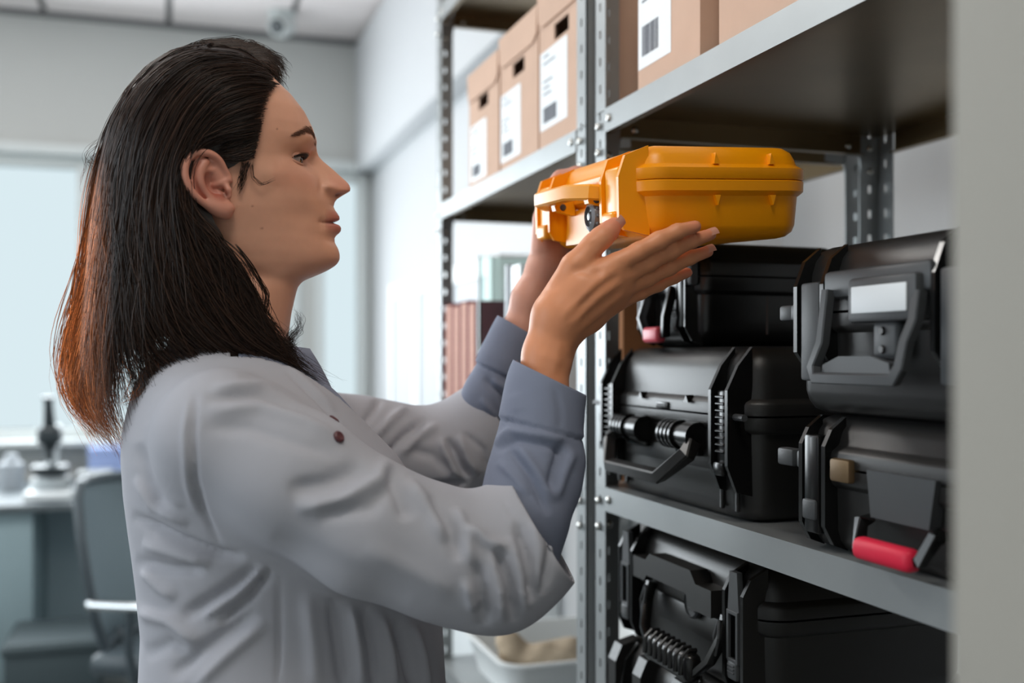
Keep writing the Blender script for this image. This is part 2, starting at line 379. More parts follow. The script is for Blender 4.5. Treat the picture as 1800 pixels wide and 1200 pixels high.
def rack(label, y0, y1, shelves):
    t = thing('steel_shelving_rack', label, 'shelf', (0, 0, 0), 0, 'steel shelving racks')
    hz = [.03+.04*i for i in range(int((PH-.06)/.04))]
    hol = [(FL/2, z, .0028, .0062) for z in hz]
    for (x, sx) in ((XF, 1), (XB, -1)):
        for (y, sy) in ((y0, 1), (y1, -1)):
            mb = plate((x, y, 0), (0, sy, 0), (0, 0, 1), FL, PH, (sx, 0, 0), hol)
            m2 = plate((x, y, 0), (sx, 0, 0), (0, 0, 1), FL, PH, (0, sy, 0), hol); mb.add(m2.v, m2.f)
            mb.build('post', M['metal'], t, smooth=None)
    g = .001
    for z in shelves:                          # pan shelf: plate plus four turned-down lips with an inward return
        a0, a1, b0, b1 = XF+.0005, XB-.0005, y0+FL*.1, y1-FL*.1
        a0s = XF-.0018
        mb = MB().box((a0s, b0, z-.0014), (a1, b1, z))
        mb.box((a0s, y0+FL+g, z-LIP), (a0s+.0014, y1-FL-g, z-.0014)).box((a1-.0014, b0+FL, z-LIP), (a1, b1-FL, z-.0014))
        mb.box((a0s, y0+FL+g, z-LIP-.0012), (a0s+.012, y1-FL-g, z-LIP)).box((a1-.014, b0+FL, z-LIP-.0012), (a1, b1-FL, z-LIP))
        mb.box((a0+FL, b0, z-LIP), (a1-FL, b0+.0014, z-.0014)).box((a0+FL, b1-.0014, z-LIP), (a1-FL, b1, z-.0014))
        mb.box((a0+FL, b0, z-LIP-.0012), (a1-FL, b0+.014, z-LIP)).box((a0+FL, b1-.014, z-LIP-.0012), (a1-FL, b1, z-LIP))
        s = mb.build('shelf_panel', [M['metal'], M['shaded_metal']], t, smooth=None)
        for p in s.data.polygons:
            if p.normal.z < -.9 or (p.center.x > XF+.0 and abs(p.normal.z) < .5): p.material_index = 1  # undersides and inner lips get the painted shade
        for yy in (y0+FL+.018, y1-FL-.018): bolt(t, (a0s, yy, z-LIP/2), (-1, 0, 0))
        for yy, d in ((y0, 1), (y1, -1)):      # corner gussets and their bolts
            for xx, e in ((XF, 1), (XB, -1)):
                yp = yy+d*.0026
                poly = [(xx+e*.004, z-.004), (xx+e*.075, z-.006), (xx+e*.075, z-.030), (xx+e*.04, z-.034), (xx+e*.034, z-.075), (xx+e*.006, z-.075)]
                q = MB().prism(poly, yp, yp+d*.002, axis=1); q.build('corner_gusset', M['metal'], t, smooth=None)
                for bx, bz in ((.062, -.02), (.02, -.022), (.02, -.06)): bolt(t, (xx+e*bx, yp+d*.002, z+bz), (0, d, 0))
                bolt(t, (xx-(.0025 if e > 0 else -.0025), yy+d*FL/2, z-.022), (-e, 0, 0)); bolt(t, (xx-(.0025 if e > 0 else -.0025), yy+d*FL/2, z-.06), (-e, 0, 0))
        for yy, d in ((y0, -1), (y1, 1)):
            for bz in (-.022, -.06): bolt(t, (XF+.022, yy+d*.0005, z+bz), (0, d, 0))
    return t
ZT, ZM, ZL = EYE+.357, EYE-.190, EYE-.705
ZTL, ZML = EYE+.350, EYE-.200
rack('grey steel rack holding the black equipment cases', 0.540, 1.444, [ZT, ZM, ZL, .08, 2.30])
rack('grey steel rack behind the raised arms holding archive boxes and burgundy binders', 1.479, 2.400, [ZTL, ZML, ZL, .08, ZTL+.455])

# cardboard archive boxes: body, lid with a folded lip, finger hole, label with print
def archive_box(label, group, yc, wd, z, x=0.611, dp=0.38, ht=0.245, lab=(0.0, .115, .085, .13), lid=True):
    t = thing('archive_box', label, 'box', (x, yc, z), -PI/2, group)   # local x runs along the front, y into the shelf
    h = wd/2; hw, hh, hz = .033, .013, ht*.70
    mb = MB()                                  # front wall with a real finger hole
    e = .003
    for lo, hi in (((-h, 0, 0), (h, e, hz-hh)), ((-h, 0, hz+hh), (h, e, ht)), ((-h, 0, hz-hh), (-hw, e, hz+hh)), ((hw, 0, hz-hh), (h, e, hz+hh)),
                   ((-h, e, 0), (-h+e, dp, ht)), ((h-e, e, 0), (h, dp, ht)), ((-h+e, dp-e, 0), (h-e, dp, ht)), ((-h+e, e, 0), (h-e, dp-e, e))): mb.box(lo, hi)
    mb.build('box_body', M['board'], t, smooth=None)
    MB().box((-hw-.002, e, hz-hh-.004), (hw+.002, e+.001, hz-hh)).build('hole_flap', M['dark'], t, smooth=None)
    if lid:
        k = .0035; lp = .055
        l = MB().box((-h-k, -k, ht+.001), (h+k, dp+k, ht+.004))
        l.prism([(-h-k, ht+.001), (h+k, ht+.001), (h+k-.004, ht-lp+.012), (h-.02, ht-lp), (-h+.02, ht-lp), (-h-k+.004, ht-lp+.012)], -k, -.0006, axis=1)
        l.box((-h-k, -.0006, ht-lp), (-h-.0006, dp+k, ht+.001)).box((h+.0006, -.0006, ht-lp), (h+k, dp+k, ht+.001)).box((-h-.0006, dp+.0006, ht-lp), (h+.0006, dp+k, ht+.001))
        l.build('box_lid', M['board'], t, smooth=None)
    lx, lz, lw, lh = lab
    L = MB().box((lx-lw/2, -.0006, lz-lh/2-.02), (lx+lw/2, -.0001, lz+lh/2-.02)).build('label_sheet', M['white'], t, smooth=None)
    pr = MB(); x0 = lx-lw*.38; zz = lz-.02
    for q, (ln, dz) in enumerate(((.22, .42), (.45, .33), (.34, .10), (.24, .02), (.30, -.06))): pr.box((x0, -.0009, zz+lh*dz), (x0+lw*ln, -.0006, zz+lh*dz+.0028))
    xx = x0; r = random.Random(5)
    while xx < x0+lw*.5:
        b = r.choice((.0012, .0018, .0028)); pr.box((xx, -.0009, zz-lh*.42), (xx+b, -.0006, zz-lh*.22)); xx += b+r.choice((.0008, .0014))
    pr.build('barcode_print', M['ink'], L, smooth=None)['kind'] = 'stuff'
    return t
G1 = 'cardboard archive boxes on the upper shelf'
archive_box('kraft cardboard archive box with lid, farthest of the three by the left rack post', G1, 2.037, .208, ZTL, lab=(-.035, .090, .110, .117), ht=.235)
archive_box('kraft cardboard archive box with lid, middle of the three on the left rack', G1, 1.815, .212, ZTL, lab=(-.046, .100, .116, .128), ht=.250)
archive_box('kraft cardboard archive box with lid, next to the rack post behind the orange case', G1, 1.597, .208, ZTL, lab=(-.036, .118, .126, .132), ht=.262)
archive_box('cardboard archive box with barcode label on the shelf above the orange case', G1, 1.218, .174, ZT, lab=(-.037, .149, .096, .20), ht=.30)
archive_box('cardboard archive box at top right, its label cut off by the frame', G1, .985, .200, ZT, lab=(-.01, .170, .13, .17), ht=.30)

# burgundy binders, glass and acrylic sheets on the left rack's middle shelf
G2 = 'burgundy binders on the middle shelf'
by = 2.348
bl = ['burgundy binder with pinkish spine, leftmost beside the rack post', 'burgundy binder with pinkish spine, second from the rack post', 'burgundy binder with pinkish spine, third from the rack post', 'burgundy binder at the end of the row, its wide cover showing']
for i in range(4):
    t = thing('binder', bl[i], 'binder', (.612, by-.030-.0625*i, ZML+.0005), 0, G2); t.rotation_euler = (0, 0, -PI/2+0.0)
    hgt = .318-(.004 if i % 2 else 0); th = .058
    MB().rbox((-th/2, .0, 0), (-th/2+.004, .26, hgt), .001, 1).rbox((th/2-.004, .0, 0), (th/2, .26, hgt), .001, 1).build('cover', M['burg'], t, smooth=None)
    MB().rbox((-th/2+.004, .0015, .003), (th/2-.012, .25, hgt-.004), .004, 2).build('page_block', M['pages'], t)
    t.rotation_euler = (0, math.radians(0.0), -PI/2)
    M_ = t.matrix_basis.copy(); t.matrix_basis = Matrix.Translation((0, 0, 0)) @ M_
G3 = 'upright sheets on the middle shelf'
def sheet(label, y, th, x0, x1, ht, m, edge=None, nm='sheet'):
    t = thing(nm, label, 'sheet', (x0, y, ZML), 0, G3)
    MB().rbox((.004 if edge else 0, -th/2, 0), (x1-x0, th/2, ht), .0008, 1).build('pane', m, t, smooth=None)
    if edge: MB().rbox((0, -th/2-.0004, 0), (.004, th/2+.0004, ht), .0008, 1).build('pane_edge', edge, t, smooth=None)
sheet('tall glass sheet with dark green edge beside the burgundy binders', 2.082, .009, .613, 1.0, .405, M['glass'], M['gedge'], 'glass_sheet')
sheet('grey plastic sheet standing left of the white panels', 1.895, .014, .613, 1.02, .372, M['acrylg'], None, 'plastic_sheet')
sheet('wide white plastic panel standing on edge', 1.845, .052, .615, 1.02, .368, M['acryl'], None, 'plastic_board')
sheet('thin white plastic panel with a dark green glass edge, by the raised wrist', 1.730, .008, .613, 1.02, .385, M['glass'], M['gedge'], 'glass_sheet')
sheet('narrow white plastic panel nearest the raised hands', 1.700, .030, .615, 1.02, .385, M['acryl'], None, 'plastic_board')
t = tag(MB().rbox((.69, 1.530, ZML), (1.03, 1.605, ZML+.33), .002).build('cardboard_file', M['boardD'], smooth=None), 'brown cardboard file box seen in the gap beside the rack posts', 'box')

# white bin with a lumpy clay piece on the left rack's lower shelf, pale boxes behind
t = thing('storage_bin', 'white plastic bin holding a clay piece under the sleeve', 'bin', (.640, 2.145, ZL), -PI/2)
mb = MB(); lv = [(0.0, .03), (.078, .006), (.084, -.004), (.090, -.004), (.090, .004), (.078, .012), (.008, .036)]
mb.rloft(.335, .40, lv, .05, 8); mb.f = mb.f[:]; mb.build('bin_shell', M['bin'], t, smooth=50)
def blob(name, label, pts, m, cat, h=.006, k=.02):
    P = np.array(pts); lo = P[:, :3].min(0)-P[:, 3].max()-.02; hi = P[:, :3].max(0)+P[:, 3].max()+.02
    V, F = surface_nets(lambda X, Y, Z: chain(X, Y, Z, pts, k)+.003*np.sin(X*90)*np.sin(Y*80+Z*70), lo, hi, h)
    o = link(name, np_mesh(name, V, F), None, m, True); return tag(o, label, cat)
zb = ZL+.012
blob('clay_sculpture', 'beige lumpy clay piece lying in the white bin', [(.690, 2.12, zb+.088, .027), (.705, 2.11, zb+.050, .030), (.755, 2.09, zb+.048, .036), (.815, 2.08, zb+.052, .040), (.87, 2.08, zb+.045, .034), (.96, 2.09, zb+.040, .030)], M['bone'], 'sculpture')
G4 = 'pale flat boxes behind the clay bin'
for i, (z0, z1, mm, lb) in enumerate(((.0, .10, 'bin', 'pale flat box at the bottom of the stack behind the clay bin'), (.101, .17, 'acryl', 'pale flat box in the middle of the stack behind the clay bin'), (.171, .235, 'board', 'tan flat box topping the stack behind the clay bin'))):
    o = MB().rbox((.98, 1.56+.02*i, ZL+z0), (1.09, 1.93-.03*i, ZL+z1), .005).rbox((.976, 1.556+.02*i, ZL+z1-.02), (1.094, 1.934-.03*i, ZL+z1-.001), .004).build('flat_box', M[mm]); tag(o, lb, 'box', G4)
tag(MB().rbox((.70, 1.52, ZL+.32), (1.08, 2.33, ZL+.335), .003).rbox((.70, 1.52, ZL+.30), (.712, 2.33, ZL+.32), .003).build('drawing_board', M['deskl']), 'dark flat board lying under the middle shelf behind the sleeve', 'board') if False else None

# ------------------------------------------------------------------ equipment cases
def hard_case(name, label, group, W_, D_, H_, lidH, mtx, body=None, sm=None, r=.028, band=.007, bh=.016, guards=(), gw=.012, gap=.03, gprof=None, ridged=True, handle=None, extras=None, latchm=None):
    body = body or M['black']; sm = sm or M['blackS']; latchm = latchm or sm
    t = thing(name, label, 'case', mtx=mtx, group=group)
    s = H_-lidH
    MB().rloft(W_, D_, [(0, .020), (.004, .010), (.012, .004), (.022, .001), (s-bh-.004, 0), (s-bh, -band*.8), (s-bh+.003, -band), (s-.0012, -band)], r, 6).build('case_body', body, t, 35)
    MB().rloft(W_, D_, [(s+.0012, -band), (s+bh-.003, -band), (s+bh, -band*.8), (s+bh+.004, 0), (H_-.028, .002), (H_-.016, .006), (H_-.006, .014), (H_-.001, .026), (H_, .034)], r, 6).build('lid', body, t, 35)
    if gprof is None: gprof = [(.012, H_-.001), (-.006, H_-.022), (-.020, s+.030), (-.020, s-.055), (-.008, s-.085), (.012, s-.090)]
    for gx in guards:
        for e in (-1, 1): MB().prism(gprof, gx+e*(gap/2+gw/2)-gw/2*.5, gx+e*(gap/2+gw/2)+gw/2*.5, axis=0).build('latch_guard', sm, t, None)
        l = MB().rbox((gx-gap/2+.001, -.015, s-.066), (gx+gap/2-.001, .0, s+.030), .003)
        if ridged:
            for k in range(9): l.rbox((gx-gap/2+.003, -.0185, s-.042+k*.0078), (gx+gap/2-.003, -.014, s-.0385+k*.0078), .0012, 1)
            l.rbox((gx-gap/2+.002, -.021, s-.068), (gx+gap/2-.002, -.012, s-.052), .003)
        l.build('latch', latchm, t, 35)
    if handle: handle(t, s)
    if extras: extras(t, s)
    return t
def place(x, y, z, yaw=0.0): return Matrix.Translation((x, y, z)) @ Matrix.Rotation(-PI/2+math.radians(yaw), 4, 'Z')
G5 = 'black equipment cases on the rack'
# A: large case, grey-lit lid, folded handle with ridged knuckles
def hA(t, s):
    h = MB().sweep([(-.128, -.020, s-.034), (-.130, -.030, s-.048), (-.092, -.046, s-.078), (.056, -.046, s-.078), (.098, -.030, s-.048), (.096, -.020, s-.034)], .0075, .0085, up=(0, 1, .3))
    h.sweep([(-.05, -.039, s-.094), (-.045, -.038, s-.086), (-.045, -.038, s-.086)], .004, .004) if False else None
    h.build('handle', M['black'], t, 30)
    for x in (-.086, .060):
        k = MB().tube([(x-.043, -.014, s-.028), (x+.034, -.014, s-.028)], .0150, 20)
        for q in range(4): k.tube([(x-.042+q*.0105, -.014, s-.028), (x-.0365+q*.0105, -.014, s-.028)], .0185, 20)
        k.tube([(x+.012, -.014, s-.028), (x+.036, -.014, s-.028)], .0175, 20)
        k.rbox((x-.030, -.012, s-.052), (x+.03, .002, s-.010), .003); k.build('hinge_knuckle', M['blackS'], t, 35)
def xA(t, s):
    for x in (-.070, .060):
        MB().prism([(x-.006, s+.012), (x+.006, s+.012), (x, s+.021)], -.012, -.001, axis=1).build('seam_tooth', M['blackS'], t, None)
    p = MB().rbox((-.028, -.0095, s+.001), (.006, -.006, s+.010), .003).build('badge', M['blackS'], t, 35)
    b = MB(); r = random.Random(3)
    for k in range(6): b.box((-.023+k*.004, -.0102, s+.0035), (-.0205+k*.004, -.0094, s+.0075))
    b.build('badge_lettering', M['greyP'], p, None)['kind'] = 'stuff'
    MB().rbox((-.135, -.0035, s-.066), (.128, .001, s-.018), .003).build('name_plate', M['black'], t, 35)
    for x in (-.16, -.135, .13, .165): MB().rbox((x-.003, -.0035, .012), (x+.003, .002, s-.085), .0015, 1).build('rib', M['black'], t, 35)
    for x in (-.200, .165):
        MB().tube([(x-.03, -.010, s), (x+.03, -.010, s)], .004, 10).build('hinge_pin', M['greyP'], t, 35)
hard_case('equipment_case', 'large black case with folded handle at the shelf edge, its lid catching light', G5, .370, .30, .201, .080, place(.618, 1.2185, ZM, 0), guards=(-.1665, .153), gap=.026, handle=hA, extras=xA, r=.035)
# B: small glossy case with pink-red grip on top of A
gp = lambda H_, s: [(.010, H_-.002), (-.006, H_-.014), (-.014, H_-.03), (-.014, .026), (-.004, .008), (.012, .002)]
def hB(t, s):
    MB().sweep([(-.034, -.012, s-.012), (-.036, -.024, .040), (-.026, -.020, .016), (.026, -.020, .016), (.036, -.024, .040), (.034, -.012, s-.012)], .0035, .006, up=(0, 1, .2)).build('handle', M['blackS'], t, 30)
    MB().rbox((-.022, -.031, .006), (.022, -.016, .027), .005, 3).build('grip', M['pink'], t, 35)
def xB(t, s):
    MB().rbox((-.004, -.0035, s-.040), (.030, .0, s-.010), .001).build('paper_label', M['white'], t, None)
    for k in range(9): MB().rbox((.012, -.006, .040+k*.004), (.022, -.001, .0425+k*.004), .0008, 1).build('clasp_ridge', M['greyP'], t, None)
    MB().lathe([(.0035, 0), (.003, .001), (.001, .002)], (.0786, .045, s-.022), axis=0, n=12).build('rivet', M['bolt'], t, 35)
    MB().rbox((.06, -.012, s-.012), (.080, .0, s+.02), .004).build('hinge_block', M['greyP'], t, 35)
    for y in (.10, .16): MB().rbox((.076, y, .015), (.0805, y+.004, s-.02), .0015, 1).build('rib', M['blackS'], t, 35)
hard_case('equipment_case', 'small glossy black case with pink-red grip under the orange case', G5, .160, .235, .137, .046, place(.648, 1.285, ZM+.2015, 1), body=M['blackS'], guards=(-.056, .056), gap=.016, gw=.006, gprof=gp(.137, .091), ridged=False, handle=hB, extras=xB, r=.024, band=.004, bh=.02)
# C: blurred grey-lit case with white label, on E
def hC(t, s):
    MB().sweep([(-.058, -.020, s+.020), (-.058, -.024, s-.012), (-.056, -.028, s-.030), (-.064, -.032, s-.052), (-.058, -.033, s-.062), (.052, -.033, s-.062), (.060, -.032, s-.052), (.062, -.028, s-.030), (.068, -.024, s-.012), (.068, -.020, s+.012)], .0050, .0050, up=(0, 1, .2)).build('handle', M['greyP'], t, 30)
    MB().prism([(-.052, s-.058), (.046, s-.058), (.044, s-.048), (.02, s-.042), (-.026, s-.042), (-.050, s-.050)], -.032, -.026, axis=1).build('grip', M['greyP'], t, None)
def xC(t, s):
    MB().rbox((-.070, -.018, s+.012), (.078, .0, s+.038), .005).rbox((-.022, -.026, s-.012), (.070, -.004, s+.028), .004).build('label_holder', M['greyP'], t, 35)
    MB().rbox((-.014, -.0275, s-.004), (.060, -.0255, s+.020), .003).build('white_label', M['white'], t, 35)
    l = MB().rbox((.004, -.020, s-.046), (.038, -.004, s-.010), .007, 3)
    l.build('lock_plate', M['greyP'], t, 35)
    for dz in (-.020, -.036): MB().lathe([(.004, 0), (.003, -.002)], (.021, -.0205, s+dz), axis=1, n=12).build('lock_screw', M['blackS'], t, 35)
    for x, e in ((-.146, -1), (-.126, 1)): MB().rbox((x-.012, -.010, s-.006), (x+.012, .008, s+.010), .003).build('hinge_block', M['greyP'], t, 35)
hard_case('equipment_case', 'blurred black case with a blank white label, topmost at the right', G5, .292, .28, .166, .068, place(.612, .788, ZM+.1335, 0), guards=(-.097, .100), gap=.032, gprof=[(.012, .164), (-.006, .150), (-.016, .125), (-.016, .060), (-.006, .047), (.012, .044)], ridged=False, handle=hC, extras=xC, latchm=M['greyP'], r=.03)
# E: case with bright red handle below C
def hE(t, s):
    MB().sweep([(-.046, -.006, s-.04), (-.048, -.016, .040), (-.040, -.024, .020), (.040, -.024, .020), (.048, -.016, .040), (.046, -.006, s-.04)], .004, .006, up=(0, 1, .2)).build('handle', M['blackS'], t, 30)
    MB().rbox((-.038, -.036, .010), (.038, -.018, .030), .007, 3).build('grip', M['red'], t, 35)
def xE(t, s):
    MB().prism([(-.040, s-.038), (.036, s-.038), (.044, s+.004), (-.046, s+.004)], -.012, .0, axis=1).build('lock_plate', M['greyP'], t, None)
    MB().rbox((-.100, -.014, s-.012), (-.07, .0, s+.010), .003).build('brass_clip', mat('brass', (120, 98, 70), .5, .5), t, 35)
    for x in (-.185, -.150): MB().rbox((x-.014, -.008, s-.006), (x+.014, .006, s+.012), .003).build('hinge_block', M['greyP'], t, 35)
    MB().rbox((-.140, -.0175, .03), (-.118, -.012, .05), .003).build('latch_tip', M['greyP'], t, 35)
hard_case('equipment_case', 'black case with a bright red grip on the shelf, bottom of the right-hand stack', G5, .345, .28, .133, .050, place(.614, .757, ZM, 0), guards=(-.128, .128), gap=.026, gprof=gp(.133, .08), ridged=False, handle=hE, extras=xE, r=.03)
# F: case with ribbed grip below the middle shelf, stands on G
def hF(t, s):
    for e in (-1, 1):
        MB().sweep([(.022+e*.098, -.012, s-.006), (.022+e*.100, -.018, s-.03), (.026+e*.086, -.030, .042), (.030+e*.058, -.036, .022)], .004, .007, up=(0, 1, .2)).build('handle_arm', M['blackS'], t, 30)
        MB().tube([(.022+e*.098, -.022, s-.01), (.022+e*.103, -.026, s-.03), (.022+e*.098, -.027, s-.05), (.022+e*.093, -.026, s-.03), (.022+e*.096, -.022, s-.012)], .0018, 8).build('wire_loop', M['greyP'], t, 35)
    g = MB().rbox((-.030, -.050, .010), (.092, -.026, .046), .010, 3)
    for k in range(8): g.tube([(-.018+k*.014, -.051, .020), (-.018+k*.014, -.049, .040), (-.018+k*.014, -.040, .0475), (-.018+k*.014, -.030, .047)], .003, 8)
    g.build('grip', M['blackS'], t, 35)
def xF(t, s):
    MB().prism([(-.110, s-.004), (-.110, s+.024), (-.072, s+.024), (-.060, s+.034), (.052, s+.034), (.066, s+.020), (.104, s+.020), (.104, s-.012), (.05, s-.012), (.04, s+.004), (-.070, s+.004), (-.076, s-.004)], -.024, .0, axis=1).build('lid_bracket', M['black'], t, None)
    b = MB().lathe([(.019, 0), (.019, -.006), (.016, -.008), (.0155, -.006), (.001, -.006)], (.030, -.004, s-.012), axis=1, n=24).build('round_badge', M['greyP'], t, 35)
    r = MB()
    for k in range(4): r.box((.030-.009, -.0112, s-.021+k*.0055), (.030+.009, -.0096, s-.0195+k*.0055))
    r.build('badge_lettering', M['black'], b, None)['kind'] = 'stuff'
    for gx in (-.146, .146):
        MB().sweep([(gx-.010, -.019, s-.050), (gx-.010, -.019, s+.004), (gx+.010, -.019, s+.004), (gx+.010, -.019, s-.050), (gx-.010, -.019, s-.050)], .0022, .002, up=(0, 1, 0)).build('latch_frame', M['greyP'], t, 30)
        MB().rbox((gx-.011, -.022, s-.072), (gx+.011, -.014, s-.050), .004).build('latch_tip', M['greyP'], t, 35)
        for k in range(3): MB().rbox((gx-.007, -.0232, s-.056-k*.004), (gx+.007, -.0215, s-.054-k*.004), .0006, 1).build('latch_ridge', M['bolt'] if k < 0 else M['greyP'], t, None)
        MB().prism([(gx-.012, s+.006), (gx+.012, s+.006), (gx+.008, s+.05), (gx-.008, s+.05)], -.019, -.012, axis=1).build('latch_strap', M['greyP'], t, None)
    MB().rbox((-.08, -.003, .05), (.085, .001, s-.02), .003).build('name_plate', M['black'], t, 35)
hard_case('equipment_case', 'black case with ribbed grip and round badge hanging below the middle shelf edge', G5, .362, .28, .160, .058, place(.628, 1.196, EYE-.396, 0), guards=(-.146, .146), gap=.028, gprof=[(.012, .158), (-.010, .146), (-.020, .128), (-.020, .03), (-.012, .012), (.012, .004)], ridged=False, handle=hF, extras=xF, r=.032)
# G: big case under F
def xG(t, s):
    for x in (-.13, -.05, .05, .13): MB().prism([(.02, .309), (-.008, .302), (-.018, .28), (-.018, .21), (-.01, .19), (.02, .19)], x-.012, x+.012, axis=0).build('rib', M['black'], t, None)
    MB().tube([(-.185, -.008, s), (-.150, -.008, s)], .005, 10).build('hinge_pin', M['greyP'], t, 35)
hard_case('equipment_case', 'big black ribbed case at the bottom edge of the frame, under the badge case', G5, .36, .36, .307, .12, place(.612, 1.225, ZL+.0005, 0), guards=(-.09, .09), gap=.03, extras=xG, r=.05)

# the orange case being lifted onto the shelf
Lh = .285; Dw = .196; Hh = .098
pn = np.array(W(1128, 420, .975)); pf_ = np.array(W(966, 440, 1.255))
lv = Vector(pf_-pn).normalized()
up = (Vector((0, 0, 1))-lv*lv.z).normalized(); dv = lv.cross(up).normalized()
roll = Matrix.Rotation(math.radians(-2.5), 3, lv); up = roll @ up; dv = roll @ dv
exv = -lv; eyv = dv; ezv = exv.cross(eyv)
org = Vector(pn)+lv*(Lh/2)
mtx = Matrix(((exv.x, eyv.x, ezv.x, org.x), (exv.y, eyv.y, ezv.y, org.y), (exv.z, eyv.z, ezv.z, org.z), (0, 0, 0, 1)))
CASE_MTX = mtx
def orange_case():
    t = thing('orange_case', 'bright orange-yellow hard case held up in both hands', 'case', mtx=mtx)
    r = .030; s = .060
    MB().rloft(Lh, Dw, [(0, .024), (.002, .014), (.007, .007), (.014, .004), (s-.016, .001), (s-.014, -.002), (s-.011, -.0055), (s-.001, -.006), (s, -.005)], r, 8).build('case_body', M['yellow'], t, 40)
    MB().rloft(Lh, Dw, [(s+.0008, -.005), (s+.002, -.006), (s+.0125, -.006), (s+.015, -.002), (s+.017, .0015), (Hh-.014, .004), (Hh-.007, .008), (Hh-.002, .016), (Hh, .028)], r, 8).build('lid', M['yellow'], t, 40)
    for x in (Lh/2-.001,):
        for y in (.085, .150):
            MB().prism([(y-.0035, s-.0155), (y+.0035, s-.0155), (y+.0005, s-.026)], x-.002, x+.005, axis=1-1).build('rib', M['yellow'], t, None)
            MB().prism([(y-.0035, s+.0165), (y+.0035, s+.0165), (y-.0015, s+.028)], x-.007, x+.0045, axis=0).build('rib', M['yellow'], t, None)
    # latch housings on the handle side
    for gx in (.106, -.106):
        MB().prism([(.014, .004), (-.014, .010), (-.020, .020), (-.020, s+.004), (-.012, Hh-.012), (.014, Hh-.002)], gx-.026, gx-.020, axis=0).build('latch_guard', M['yellow'], t, None)
        MB().prism([(.014, .004), (-.014, .010), (-.020, .020), (-.020, s+.004), (-.012, Hh-.012), (.014, Hh-.002)], gx+.020, gx+.026, axis=0).build('latch_guard', M['yellow'], t, None)
        MB().rbox((gx-.019, -.017, .018), (gx+.019, .004, s+.016), .004, 3).build('latch', M['yellowD'], t, 35)
        MB().rbox((gx-.016, -.023, .012), (gx+.016, -.006, .030), .004, 3).build('latch_tip', M['yellowD'], t, 35)
    MB().prism([(-.068, .003), (.068, .003), (.060, s-.018), (-.060, s-.018)], -.0035, .004, axis=1).build('front_panel', M['yellow'], t, None)
    # bail handle folded up and out
    MB().sweep([(-.078, -.006, s-.008), (-.080, -.020, s-.006), (-.064, -.034, s-.003), (.030, -.034, s-.003), (.066, -.022, s-.006), (.072, -.006, s-.008)], .009, .0085, up=(0, 0, 1)).build('handle', M['yellowD'], t, 30)
    for x in (-.040, .064):
        e = MB().prism([(-.004, s-.024), (-.028, s-.018), (-.030, s-.010), (-.004, s-.006)], x-.006, x+.006, axis=0).build('handle_pivot', M['yellowD'], t, None)
        MB().lathe([(.004, 0), (.003, .0015)], (x+.006, -.019, s-.014), axis=0, n=12).build('pivot_pin', M['greyP'], e, 35)
    # pressure valve: dark knurled knob in the middle of the handle side
    v = MB().lathe([(.0165, 0), (.017, -.014), (.0155, -.019), (.011, -.021), (.0105, -.0175), (.006, -.0175), (.004, -.0205), (.001, -.021)], (.054, -.002, .029), axis=1, n=28)
    for k in range(12):
        a = 2*PI*k/12; v.lathe([(.0022, -.001), (.0022, -.016), (.001, -.0175)], (.054+.0160*math.cos(a), -.002, .029+.0160*math.sin(a)), axis=1, n=8)
    v.build('pressure_valve', M['valve'], t, 35)
    return t
orange_case()
# ------------------------------------------------------------------ far end of the room
t = thing('desk', 'long grey lab desk under the back windows', 'desk', (-.1, 5.40, 0))
MB().rbox((-2.0, -.50, .735), (.95, .44, .765), .004).build('desk_top', M['desk'], t)
MB().rbox((-.62, -.46, 0), (-.44, .40, .734), .004).build('side_panel', M['deskl'], t)
MB().rbox((.60, -.46, 0), (.64, .40, .734), .004).build('side_panel', M['deskl'], t)
MB().rbox((-.439, .10, .05), (.60, .13, .734), .003).build('modesty_panel', M['panel'], t)
MB().rbox((-2.0, -.46, 0), (-1.96, .40, .734), .004).build('side_panel', M['deskl'], t)
x, y, z = W(92, 1146, 4.35)
tag(MB().rbox((x-.17, 4.35, 0), (x+.16, 4.75, .31), .01).rbox((x-.18, 4.34, .27), (x+.17, 4.76, .30), .006).build('storage_crate', M['crate']), 'dark storage crate on the floor under the desk', 'crate')
# microscope
mx, my, _ = W(88, 860, 5.12)
t = thing('microscope', 'black and white microscope silhouetted on the desk by the window', 'microscope', (mx, my, .765), 0)
MB().rbox((-.10, -.11, 0), (.10, .11, .035), .012, 3).rbox((-.085, .02, .035), (.085, .10, .09), .02, 3).build('base', M['scopew'], t)
MB().tube([(0, .09, .08), (0, .11, .16), (0, .10, .26), (0, .06, .31)], [.032, .026, .026, .03], 14).build('arm', M['scopew'], t)
MB().rbox((-.075, -.09, .125), (.075, .075, .145), .004).rbox((-.06, -.05, .10), (.06, .05, .125), .008).build('stage', M['scope'], t)
for s in (-1, 1): MB().lathe([(.022, 0), (.022, .02), (.015, .024), (.015, .034)], (s*.03 if s > 0 else -.064, .085, .11), axis=0, n=16).build('focus_knob', M['scope'], t)
MB().lathe([(.010, .165), (.014, .18), (.016, .215), (.030, .222), (.032, .235), (.02, .24)], (0, -.02, 0), n=16).build('objective_turret', M['scope'], t)
MB().rbox((-.05, -.07, .24), (.05, .10, .325), .025, 4).build('head', M['scope'], t)
MB().tube([(0, -.02, .31), (0, -.05, .37), (0, -.075, .43), (0, -.08, .455)], [.03, .024, .020, .026], 14).build('eyepiece_tube', M['scope'], t)
x, y, _ = W(178, 850, 5.15)
tag(MB().rbox((x-.11, y-.1, .765), (x+.06, y+.1, .86), .012).rbox((x-.10, y-.09, .86), (x+.05, y+.09, .875), .006).build('instrument_box', M['scope']), 'low dark instrument box on the desk right of the microscope', 'box')
x, y, _ = W(195, 810, 5.85)
